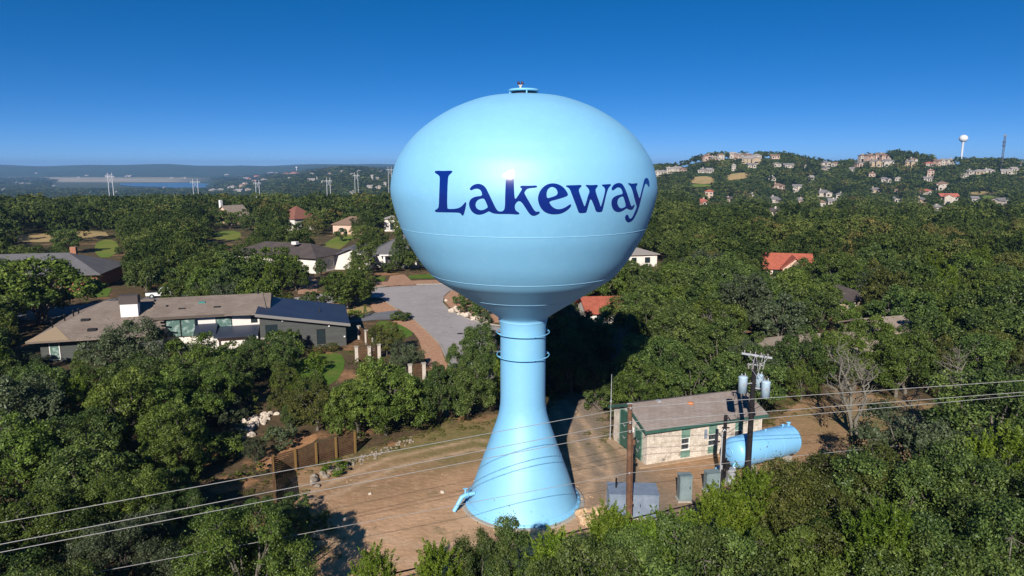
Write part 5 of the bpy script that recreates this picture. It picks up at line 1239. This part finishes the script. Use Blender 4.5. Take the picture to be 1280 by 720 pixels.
def tree(name, label, x, y, h, kind='oak', mat=OAK, hi=None, wide=1.0, group=None, cat='tree', nvar=4, rot=None):
    d_ = math.hypot(x, y); hi = (2 if d_ < 44 else 1 if d_ < 85 else 0) if hi is None else hi
    cm, tm, H_, Rr = getv(kind, mat, hi, tr_.randrange(nvar)); s = h/H_
    z = float(terrain(x, y))
    t_ = thing(name, label, cat, (x, y, z), tr_.uniform(0, 2*PI) if rot is None else rot, group); t_.scale = (s*wide, s*wide, s)
    for nm, me in (('trunk', tm), ('crown', cm)):
        o = bpy.data.objects.new(nm, me); C.objects.link(o); o.parent = t_
    PLACED.append((x, y, Rr*s*wide)); return t_
def mtree(name, label, px, py, Y, kind='oak', mat=OAK, wide=1.0, **k):
    """a tree whose top stands at photo point px, py when its trunk is Y metres ahead"""
    p = UY(px, py, Y); return tree(name, label, p.x, Y, max(p.z-float(terrain(p.x, Y)), .8), kind, mat, None, wide, **k)

# named trees and bushes that the photograph shows one by one
MT = [ # name, label, px, py(top), Y, kind, mat, wide
 ('live_oak','dark oak sprig crown in front of the tower foot, nearest to its base',640,652,29.5,'oak',OAK,.62),
 ('live_oak','small dark oak right beside the oak before the tower foot',598,664,28.5,'oak',OAK,.55),
 ('cedar_tree','bright green cedar at the bottom edge left of the tower foot',470,690,27.0,'cedar',CEDAR,.75),
 ('cedar_tree','low bright cedar between two oaks along the bottom edge',545,685,27.2,'cedar',CEDAR,.8),
 ('cedar_tree','bright cedar below the right side of the tower foot',692,668,28.6,'cedar',CEDAR,.9),
 ('cedar_tree','bright pointed cedar just under the brown pole',758,636,29.5,'cedar',CEDAR,.75),
 ('cedar_tree','bright cedar hiding the foot of the grey cabinet',806,652,29,'cedar',CEDAR,.9),
 ('cedar_tree','yellow green cedar with soft plumes below the tall narrow cabinet',846,640,29.5,'cedar',CEDAR,.95),
 ('cedar_tree','tall yellow green cedar under the black transformer pole',943,588,33,'cedar',CEDAR,.85),
 ('cedar_tree','yellow green cedar left of the tall cedar under the transformer pole',900,612,31.5,'cedar',CEDAR,.9),
 ('live_oak','dark oak at the bottom edge below the cedars',745,672,26,'oak',OAK,.8),
 ('live_oak','dark oak at the bottom edge below the tall narrow cabinet',850,655,26,'oak',OAK,.85),
 ('juniper_tree','olive brown juniper thicket right of the blue tank end',1022,557,35.5,'oak',OLIVE,.8),
 ('juniper_tree','olive brown juniper in front of the dead tree',1085,553,34.5,'oak',OLIVE,.85),
 ('juniper_tree','olive juniper below the blue tank',985,590,33,'oak',OLIVE,.8),
 ('juniper_tree','olive brown juniper low on the slope right of the cedars',1030,610,30.5,'oak',OLIVE,.85),
 ('live_oak','big dark green oak filling the lower right corner',1205,556,33,'oak',OAK,.95),
 ('live_oak','big dark green oak left of the corner oak at lower right',1140,572,32,'oak',OAK,.95),
 ('live_oak','dark green oak cut by the right edge at the bottom',1275,580,30,'oak',OAK,.9),
 ('live_oak','green oak at the bottom edge under the olive junipers',1085,622,28,'round',OAK2,.8),
 ('live_oak','green oak at the bottom edge between cedar and junipers',985,640,27.5,'round',OAK2,.8),
 ('cedar_tree','yellow green cedar spray among the lower right oaks',1105,640,26.5,'cedar',CEDAR,.8),
 ('cedar_tree','bright green cedars edge right of the dry grass clearing',1262,536,37,'cedar',CEDAR,.9),
 ('cedar_tree','bright green cedar beyond the corner oak at the right edge',1225,548,36.5,'cedar',CEDAR,.7),
 ('live_oak','dark oak at the very bottom right of center',920,672,25.5,'oak',OAK,.85),
 ('live_oak','dark oak low in the bottom right between two big oaks',1160,650,26.5,'oak',OAK,.9),
 ('live_oak','dark oak lowest in the bottom right corner',1240,640,26,'oak',OAK,.9),
 # left of the yard
 ('live_oak','round green oak overhanging the rock edging of the yard',480,448,54.5,'round',OAK2,1.05),
 ('live_oak','round green oak above the slatted fence end',446,462,54,'round',OAK2,.9),
 ('juniper_tree','brownish green tree behind the slatted fence',394,478,55.5,'oak',OLIVE,1.0),
 ('live_oak','dark bushy tree below the patio awning of the modern house',346,420,70,'oak',OAK,.9),
 ('live_oak','dark bushy tree below the white bay of the modern house',314,424,69,'oak',OAK,.9),
 ('live_oak','mid green tree between garden lawn and dry bed',352,452,64,'round',OAK2,.85),
 ('juniper_tree','olive tree right of the pale dry bed',350,484,59,'oak',OLIVE,.9),
 ('live_oak','feathery tree at the lower end of the garden lawn',388,464,60,'oak',OAK2,.8),
 ('live_oak','dark tree left of the young pointed fir',280,444,63,'oak',OAK,.9),
 ('live_oak','rounded green tree filling the gap behind the slatted fence',424,486,54.5,'round',OAK2,.9),
 ('live_oak','small dark tree behind the left half of the slatted fence',362,505,56,'oak',OAK,.9),
 ('live_oak','grey green scrubby tree left of the slatted fence',318,545,49,'oak',GREYG,.75),
 ('fir_tree','young pointed fir beside the pale dry bed',310,470,61,'fir',OAK2,1.05),
 ('live_oak','bright green bushy tree above the dry bed',368,466,64,'round',CEDAR,.9),
 ('live_oak','oak with bare grey limbs just left of the tower stem',584,452,58,'oak',OAK,.85),
 ('live_oak','oak with bare trunk at the back of the yard left of the tower',546,456,57,'oak',OAK,.8),
 ('live_oak','low dark oak between the yard rocks and the bare limbed oak',520,470,56,'oak',OAK,.8),
 ('live_oak','dark shaded oak touching the left side of the tower stem',603,402,70,'oak',OAK,.8),
 ('live_oak','shaded oak beside the street end left of the tower stem',576,424,71,'oak',OAK,.8),
 ('live_oak','shaded oak behind the tower stem base on its left',615,440,64,'oak',OAK,.8),
 ('juniper_tree','brown green tree standing on the garden corner by the verge',482,402,79,'oak',OLIVE,1.0),
 ('live_oak','grey green tree between garden fence and granite verge',506,426,72,'oak',GREYG,1.0),
 ('live_oak','bright green tree beside the short fence with white pillar',470,452,66,'round',OAK2,.9),
 ('live_oak','dark bushy tree right of the short fence with white pillar',548,452,66,'oak',OAK,.75),
 ('live_oak','broad rounded shade tree at the street corner beyond the blue roof',432,331,107,'round',OAK2,1.3),
 ('live_oak','tree before the grey roofed house at the head of the street',452,298,140,'round',OAK2,.75),
 ('live_oak','tree against the right end of the grey roofed house',502,292,146,'round',OAK,.7),
 ('live_oak','big leafy tree left of the white walled house with dark roof',250,318,116,'round',OAK2,1.25),
 ('live_oak','leafy tree directly in front of the white walled house',340,306,124,'round',OAK2,1.2),
 ('live_oak','smaller leafy tree before the right part of the white walled house',368,320,122,'round',OAK2,.95),
 ('live_oak','leafy tree beyond the middle of the modern house roof',292,322,118,'round',OAK2,1.1),
 ('live_oak','small bright round tree near the lamp post',185,326,118,'round',CEDAR,.6),
 ('live_oak','large spreading tree before the brick house at far left',48,312,96,'oak',OAK2,1.25),
 ('live_oak','spreading tree at the left edge before the grey roof',4,322,95,'oak',OAK2,1.1),
 ('live_oak','dome shaped tree beyond the grey roof at far left',82,284,175,'round',OAK,1.2),
 ('live_oak','dark oak crown right in front of the modern house chimney wing',158,396,66,'oak',GREYG,.95),
 ('live_oak','green oak before the white bay of the modern house',240,414,64,'round',OAK2,1.1),
 ('live_oak','leaning oak beyond the grey roofed house',455,262,232,'oak',OAK,1.3),
 ('fir_tree','silvery blue conifer by the charcoal wall',372,412,80,'fir',GREYG,.9),
 ('fir_tree','small green conifer by the driveway garden',456,381,100,'fir',OAK2,.8),
 ('fir_tree','small green conifer left of the driveway garden conifer',432,388,98,'fir',OAK2,.6),
 ('live_oak','oak before the red tile roofed house left of the tower',376,276,222,'oak',OAK,1.1),
 ('live_oak','oak before the pale pink house with brown roof',426,285,205,'oak',OAK,1.0),
 ('live_oak','oak before the pink gabled house with white chimney',312,266,240,'oak',OAK,1.1),
 ('live_oak','second oak before the pink gabled house, on its left',286,262,246,'oak',OAK2,1.1),
 ('live_oak','oak left of the red tile roofed house',352,272,226,'oak',OAK,1.1),
 ('live_oak','oak at the roadside gable of the grey roofed house',400,322,138,'round',OAK,.7),
 # right of the tower
 ('live_oak','shaded oak just right of the tower stem under the bulb',700,392,72,'oak',OAK,1.0),
 ('live_oak','shaded oak in front of the red roof right of the tower stem',752,396,74,'oak',OAK,1.1),
 ('live_oak','oak hiding the right part of the orange red roofed house',790,364,82,'oak',OAK,1.1),
 ('live_oak','shaded oak by the gravel drive behind the tower stem',716,428,65,'oak',OAK,.9),
 ('live_oak','shaded oak by the drive left of the whip antenna',746,444,62,'oak',OAK,.8),
 ('live_oak','oak in front of the coral roofed house left part',962,336,118,'oak',OAK,1.0),
 ('live_oak','oak in front of the coral roofed house middle part',996,332,117,'oak',OAK2,.9),
 ('live_oak','oak in front of the coral roofed house right part',1018,328,120,'oak',OAK,.9),
 ('live_oak','green tree before the left corner of the tan limestone house',1000,408,65,'oak',OAK,.9),
 ('live_oak','green tree before the middle of the tan limestone house',1060,404,66,'oak',OAK2,.85),
 ('live_oak','green tree before the right end of the tan limestone house',1140,414,65,'oak',OAK,.9),
 ('live_oak','green tree right of the flat tan roof',1165,386,78,'oak',OAK,1.0),
 ('live_oak','green tree left of the flat tan roof',1090,388,77,'oak',OAK2,.95),
 ('live_oak','big shaded oak behind the tower stem on its right',722,398,76,'oak',OAK,1.1),
 ('live_oak','oak behind the left end of the stone building roof',800,438,66,'oak',OAK,1.0),
 ('live_oak','oak behind the middle of the stone building roof',858,440,65,'oak',OAK,1.0),
 ('live_oak','oak with pale trunks behind the right end of the building',905,452,64,'oak',OAK2,.95),
 ('live_oak','small oak beside the whip antenna mast',752,486,60,'bush',OAK,1.0),
 ('live_oak','olive green tall tree beside the coral roofed house',1043,308,124,'oak',OLIVE,.8),
 ('live_oak','olive green tree between coral roof and dark roof',1100,322,122,'oak',OLIVE,.9),
 ('live_oak','yellowish tree right of the dead tree',1168,412,66,'oak',OLIVE,.9),
 ('live_oak','grey green tree at right edge above the clearing',1255,458,56,'oak',GREYG,.85),
 ('live_oak','green tree right behind the dead tree',1128,412,64,'oak',OAK2,.9),
 ('live_oak','green tree left of the dead tree before the limestone house',1005,450,63,'oak',OAK2,.7)]
for nm, lab, px, py, Y_, kd, mt_, wd in MT: mtree(nm, lab, px, py, Y_, kd, mt_, wd)
BS = [('grey green scrub at the front of the pale dry bed',296,562,54,1.2,GREYG,1.3),('dark scrub in front of the pale dry bed',285,572,51.5,1.5,OAK,1.3),('olive scrub between dirt path and dry bed',340,556,53.5,1.0,OLIVE,1.2),('grey scrub left of the pale dry bed',282,548,57,2.3,GREYG,1.2),('green scrub below the pale dry bed',268,590,49,2.2,OAK2,1.3),('yellow green bush by the rock edging of the yard',420,584,47.2,.9,CEDAR,1.7),('grey green bush left of the fence foot',352,552,52,1.9,GREYG,1.1),('clipped dark shrub under the rock edged oaks',520,548,59,1.6,OAK,1.0),
 ('clipped hedge bush before the porch of the grey roofed house',485,338,144,2.0,OAK2,1.9),('tan ornamental grass clump by the garden lawn',415,439,81,1.0,OLIVE,1.6),('ochre flower bush at the charcoal wall',398,440,80,.9,OLIVE,1.5),
 ('yellow flowering bush by the driveway',443,389,99,1.4,CEDAR,1.2),('grey green agave clump near the chimney',181,366,104,2.0,GREYG,1.5),('grey green bush beside the agave near the chimney',163,364,106,2.0,GREYG,1.3),('low yellow green bush right of the chimney top',172,374,102,1.1,CEDAR,1.6),
 ('bush hiding the white pickup front',222,369,101,1.6,OAK2,1.7),('dark bush on the street mound',586,376,104,2.4,OAK,1.1),('small bush on the street mound',574,372,110,1.6,OAK,1.0),('grey bush at the end of the street mound',606,394,96,1.6,GREYG,1.0),('bush on the mound below the bulb',600,384,100,2.4,OAK,1.0),
 ('green hedge bush at the lawn side of the granite verge',500,399,98,1.2,OAK2,2.2),('dark green bush by the white patio wall',355,420,78,3.6,OAK2,.9),('grey green bush before the patio awning',322,424,76,3.2,GREYG,1.0),('dark bush left of the lawn',352,446,72,2.6,OAK,1.0),('feathery green shrub at the lawn edge',392,464,72,2.2,CEDAR,.9),
 ('shaded bush along the brown fence corner',368,640,40.5,1.6,OAK,1.1),('leafy bush in the tree shadow by the yard edge',395,648,39,1.3,OAK2,1.2),('small shrub in the dry grass clearing',1165,500,57,1.4,OAK2,.9)]
for lab, px, py, Y_, h_, mt_, wd in BS:
    p = UY(px, py, Y_); tree('bush', lab, p.x, Y_, h_, 'bush', mt_, None, wd, cat='bush')

# dead and bare trees
def bare_tree(label, x, y, h, seed, mat, spread=.5, n=7, name='dead_tree', depth=4, stems=1):
    r = random.Random(seed); t_ = thing(name, label, 'tree', (x, y, 0)); tw = MB(); tk = MB()
    def br(p, d, L_, rad, k, mb, nn):
        a_ = p + d*L_*.33 + Vector((r.gauss(0,.07), r.gauss(0,.07), 0))*L_; m_ = p + d*L_*.68 + Vector((r.gauss(0,.09), r.gauss(0,.09), 0))*L_; e = p+d*L_+Vector((r.gauss(0,.06), r.gauss(0,.06), 0))*L_
        pts = [p, a_, m_, e]; mb.tube(pts, [rad, rad*.85, rad*.62, rad*.3], 5, False)
        if k == 0: return
        for i in range(nn):
            u = r.uniform(.3, 1)*3; j = min(int(u), 2); q_ = pts[j].lerp(pts[j+1], u-j)
            dd_ = (d*r.uniform(.35,1) + Vector((r.gauss(0,spread), r.gauss(0,spread), r.uniform(-.25,.45)))).normalized()
            br(q_, dd_, L_*(r.uniform(.16,.36) if k == depth-1 else r.uniform(.35,.6)), rad*r.uniform(.3,.45), k-1, tw, r.choice((3, 4, 5)))
    for s_ in range(stems):
        br(Vector((r.gauss(0,.25), r.gauss(0,.25), -.3)), Vector((r.gauss(0,.16), r.gauss(0,.12), 1)).normalized(), h*r.uniform(.7, .9), h*.026, depth-1, tk, n)
    tk.build('trunk', mat, t_); tw.build('branches', mat, t_); return t_
p = UZ(1068, 545); bare_tree('tall bleached dead tree standing at the dry grass clearing', p.x, p.y, 7.4, 3, DEAD, .5, 16, stems=3)
p = UZ(1128, 552); bare_tree('low tangled grey dead tree right of the tall dead one', p.x, p.y, 4.6, 9, DEAD, .7, 9, stems=3)
p = UZ(1030, 535); bare_tree('short leafless brown bush left of the tall dead tree', p.x, p.y, 3.2, 14, TWIG, .7, 9, stems=3)
p = UZ(52, 404); bare_tree('brown leafless tree in front of the large spreading tree at far left', p.x, p.y, 7.0, 5, TWIG, .6, 9, 'bare_tree', stems=4)
for px_, py_, Y_, h_, sd_, lab_ in ((850,402,72,6.2,31,'grey bare branched tree behind the stone building roof middle'),(893,392,78,6.0,33,'grey bare crown among oaks above the black transformer pole'),(775,412,70,5.5,35,'grey bare tree at the edge of the tank shadow right of the stem'),(1215,440,60,5.5,37,'grey bare tree near the right edge above the clearing'),(120,560,50,5.0,39,'grey bare twigs rising in the left wood'),(238,470,64,5.2,41,'grey bare tree in the wood before the modern house')):
    p = UY(px_, py_, Y_); bare_tree(lab_, p.x, Y_, max(p.z+.6, 4.5), sd_, DEAD, .55, 12, stems=2)
p = UZ(1110, 420); bare_tree('pale bare snag among oaks above the dead tree', p.x, p.y+0, 4.6, 17, DEAD, .55, 9, stems=2)

# the wood: individuals near, one mass beyond
def blocked(x, y, h, R0, z, dist):
    px, py = PX(np.array([x, x, x-R0*.75, x+R0*.75, x]), np.array([y]*5), np.array([z+h, z+h*.6, z+h*.6, z+h*.6, z+h*.3]))
    x0, x1, y0, y1 = px[2], px[3], py[0], py[4]
    for b_ in KEEP:
        if y < b_[4] and x0 < b_[2] and x1 > b_[0] and y0 < b_[3] and y1 > b_[1]: return True
    return False
BB = [(min(q_[0] for q_ in p), max(q_[0] for q_ in p), min(q_[1] for q_ in p), max(q_[1] for q_ in p), p) for p in EXCL]
def excluded(x, y, m=0.0):
    for x0, x1, y0, y1, p in BB:
        if x0-m <= x <= x1+m and y0-m <= y <= y1+m:
            for dx, dy in ((0,0),(m,0),(-m,0),(0,m),(0,-m)):
                if inpoly(x+dx, y+dy, p): return True
    return False
TPX = [(x0, x1) for x0, x1 in ()]
cand = []
rw = random.Random(31)
sp = 4.5
for iy in range(int(20/sp), int(135/sp)+1):
    for ix in range(-40, 41):
        x = (ix+.5*(iy % 2)+rw.uniform(-.36,.36))*sp; y = (iy+rw.uniform(-.36,.36))*sp
        if y < 19 or abs(x) > .80*y+7: continue
        if y < 40 and x > -11: continue              # the foreground there is planted by hand
        cand.append((y, x))
cand.sort()
n_ind = 0; late = []
def region(x, y, px):
    sd_ = 'left' if px < 640 else 'right'
    if px < 640:
        if y < 48: return 'in the near wood at lower left' if px > 190 else 'in the near wood at the left edge'
        if y < 78: return 'in the wood between slatted fence and modern house' if px > 190 else 'in the wood before the modern house left wing'
        return 'near the houses beyond the modern house' if px < 330 else 'near the street and houses left of the tower'
    if y < 75: return 'behind the stone building' if px < 960 else 'around the dry grass clearing'
    return 'in the wood right of the tower stem' if px < 900 else 'in the wood between the roofs on the right'
KINDL = {'live oak leaves': 'dark green live oak', 'deciduous oak leaves': 'mid green oak', 'olive brown leaves': 'olive tinted tree', 'grey green leaves': 'grey green tree', 'cedar sprays': 'bright green cedar'}
for y, x in cand:
    h = rw.choice((rw.uniform(4.4, 6.5), rw.uniform(5.5, 7.6), rw.uniform(6.5, 8.6))); kd, mt_, wd = 'oak', OAK, rw.uniform(.85, 1.1)
    u = rw.random()
    if u > .62: kd, mt_ = 'round', OAK2
    elif u > .55: mt_ = GREYG
    elif u > .47: mt_ = OLIVE
    if u < .06: kd, mt_, wd = 'cedar', CEDAR, 1.0
    if y < 48 and x < 0: h *= .86
    if excluded(x, y, 1.6): continue
    hr = 4.1*h/7*wd
    if blocked(x, y, h, hr, 0, y):
        h *= .6; hr *= .7
        if blocked(x, y, h, hr, 0, y): continue
    # keep the yard and the tower clear of overhanging crowns
    px, py = (float(q_) for q_ in PX(np.array(x), np.array(y), np.array(h*.7)))
    if any((x-a)**2+(y-b_)**2 < (.42*(hr+r_3))**2 for a, b_, r_3 in PLACED[-260:] if r_3 > 2.2): continue
    if y < 45 and inpoly(px+hr*F/y*.5, py, [(352,585),(600,520),(760,520),(760,700),(420,720),(405,660)]): continue
    if n_ind >= 285: late.append((x, y, h, wd, mt_)); continue
    n_ind += 1
    base = KINDL[mt_.name]
    tree({'cedar': 'cedar_tree'}.get(kd, 'live_oak' if mt_ in (OAK, OAK2) else 'tree'), f'{base} {region(x, y, px)}', x, y, h, kd, mt_, None, wd, f'{base}s {region(x, y, px)}')
print('individual trees', n_ind, 'late', len(late))

LOD = {}
def lod(level, i):
    if (level, i) not in LOD:
        a = {0: dict(nl=15, sub=10, per=22, leaf=.32), 1: dict(nl=12, sub=7, per=14, leaf=.52), 2: dict(nl=10, sub=5, per=8, leaf=.85), 3: dict(nl=8, sub=4, per=4, leaf=1.35)}[level]
        V, T, _ = crown_oak(700+level*10+i, tn=.09, **a); LOD[(level, i)] = (V, T)
    return LOD[(level, i)]
rn = np.random.default_rng(12)
def scatter(cands):
    """cands: x, y, h, wide -> one mesh of crowns"""
    VV = []; TT = []
    for x, y, h, wd in cands:
        z = float(terrain(x, y)); d = math.hypot(x, y)
        lv = 0 if d < 230 else 1 if d < 430 else 2 if d < 800 else 3
        V, T = lod(lv, int(rn.integers(0, 5))); s = h/7.0; a = rn.uniform(0, 2*PI); c_, s_ = math.cos(a), math.sin(a)
        W_ = np.empty_like(V); W_[:, 0] = (V[:, 0]*c_-V[:, 1]*s_)*s*wd+x; W_[:, 1] = (V[:, 0]*s_+V[:, 1]*c_)*s*wd+y; W_[:, 2] = V[:, 2]*s+z
        VV.append(W_); sp_ = rn.random(); TT.append(np.clip(T*.8+rn.normal(0, .22), 0, .82) if sp_ > .09 else np.clip(.93+(T-.5)*.25+rn.normal(0, .03), .86, 1))
    return np.concatenate(VV), np.concatenate(TT)
FK = [b_ if len(b_) > 4 else (*b_, 1e9) for b_ in FARKEEP]
fkA = np.array(FK)
far_c = [(x, y, h, wd) for x, y, h, wd, _ in late]
y = 135.0
while y < 1150:
    s = 5.4 + max(0, y-200)*.0045
    xs = np.arange(-.80*y-8, .80*y+8, s)
    for x in xs:
        xx = x+rw.uniform(-.4,.4)*s; yy = y+rw.uniform(-.4,.4)*s; a = xx/yy
        if a < .02 and yy > 520: continue
        if -.14 < a < .17 and yy > 200 and abs(a-.02) < .13 and yy > 260: continue     # wholly behind the bulb
        h = rw.choice((rw.uniform(4, 7), rw.uniform(5.5, 9), rw.uniform(7, 11)))*(1+.0001*yy); wd = rw.uniform(.9, 1.2)*(s/5.4)**.5
        z = float(terrain(xx, yy)); R0 = 4*h/7*wd
        if excluded(xx, yy, 2.0): continue
        if yy < 270 and blocked(xx, yy, h, R0, z, yy): continue
        px, pt = PX(np.array([xx]), np.array([yy]), np.array([z+h])); _, pm = PX(np.array([xx]), np.array([yy]), np.array([z+h*.3])); rp = R0*F/yy
        hit = (fkA[:, 4] > yy-3) & (fkA[:, 0] < px[0]+rp*.55) & (fkA[:, 2] > px[0]-rp*.55) & (fkA[:, 1] < pm[0]) & (fkA[:, 3] > pt[0])
        if hit.any(): continue
        far_c.append((xx, yy, h, wd))
    y += s*.92
V, T = scatter(far_c); print('woodland crowns', len(far_c), 'quads', len(T))
o = bpy.data.objects.new('woodland', quad_mesh('woodland', V, T, FARLEAF)); C.objects.link(o); struct(o, 'stuff')
# the valley brush far left: coarse clumps
vc = []
y = 520.0
while y < 4200:
    s = 13+ (y-520)*.012
    for x in np.arange(-.80*y, -.10*y, s):
        xx = x+rw.uniform(-.45,.45)*s; yy = y+rw.uniform(-.45,.45)*s; a = xx/yy
        if yy > 2350 and -.66 < a < -.42: continue
        if rw.random() < .15: continue
        z = float(terrain(xx, yy)); h = 7+ (yy-520)*.0022; wd = s/13*1.35
        px, pt = PX(np.array([xx]), np.array([yy]), np.array([z+h])); rp = 4*wd*h/7*F/yy
        hit = (fkA[:, 4] > yy-3) & (fkA[:, 0] < px[0]+rp*.5) & (fkA[:, 2] > px[0]-rp*.5) & (fkA[:, 3] > pt[0]) & (fkA[:, 1] < pt[0]+3)
        if hit.any(): continue
        vc.append((xx, yy, h, wd))
    y += s*.95
V, T = scatter(vc); print('valley clumps', len(vc), 'quads', len(T))
o = bpy.data.objects.new('valley_brush', quad_mesh('valley_brush', V, T, FARLEAF)); C.objects.link(o); struct(o, 'stuff')

# low scrub and leaf clumps on the floor of the near wood
VV = []; TT = []
bv, bt, _ = crown_oak(901, Rr=.7, z0=0.0, z1=.9, nl=6, sub=5, per=6, leaf=.16, lobe=.45)
for k in range(900):
    x = rw.uniform(-60, 55); yy = rw.uniform(21, 85)
    if abs(x) > .78*yy+4 or excluded(x, yy, .4): continue
    s = rw.uniform(.4, 1.2); VV.append(bv*np.array([s*1.2, s*1.2, s*.7])+np.array([x, yy, 0])); TT.append(np.clip(bt+rn.normal(0, .2), 0, 1))
# thin tufts at the yard margins
for k in range(500):
    i = rw.randrange(len(YARD)); a, b_ = YARD[i], YARD[(i+1) % len(YARD)]; u = rw.random()
    x, yy = a[0]+(b_[0]-a[0])*u+rw.gauss(0,.9), a[1]+(b_[1]-a[1])*u+rw.gauss(0,.9)
    if yy < 36 or math.hypot(x-TX, yy-TY) < 5: continue
    s = rw.uniform(.12, .45); VV.append(bv*np.array([s*1.3, s*1.3, s*.6])+np.array([x, yy, 0])); TT.append(np.clip(bt+.2+rn.normal(0, .2), 0, 1))
o = bpy.data.objects.new('undergrowth', quad_mesh('undergrowth', np.concatenate(VV), np.concatenate(TT), OLIVE)); C.objects.link(o); struct(o, 'stuff')

# ------------------------------------------------------------------ haze
if HAZE:
    hz = bpy.data.materials.new('haze'); hz.use_nodes = True; t = hz.node_tree; t.nodes.clear()
    out = t.nodes.new('ShaderNodeOutputMaterial'); pv = t.nodes.new('ShaderNodeVolumePrincipled')
    pv.inputs['Color'].default_value = (.30, .56, .98, 1); pv.inputs['Density'].default_value = 1.15e-4; pv.inputs['Anisotropy'].default_value = 0.0
    t.links.new(pv.outputs[0], out.inputs['Volume'])
    zmin = float(verts[:, 2].min())-1.5
    ob = MB().b2(-11000, 11000, -11000, 11000, zmin, 92).build('haze', hz); struct(ob, 'stuff')
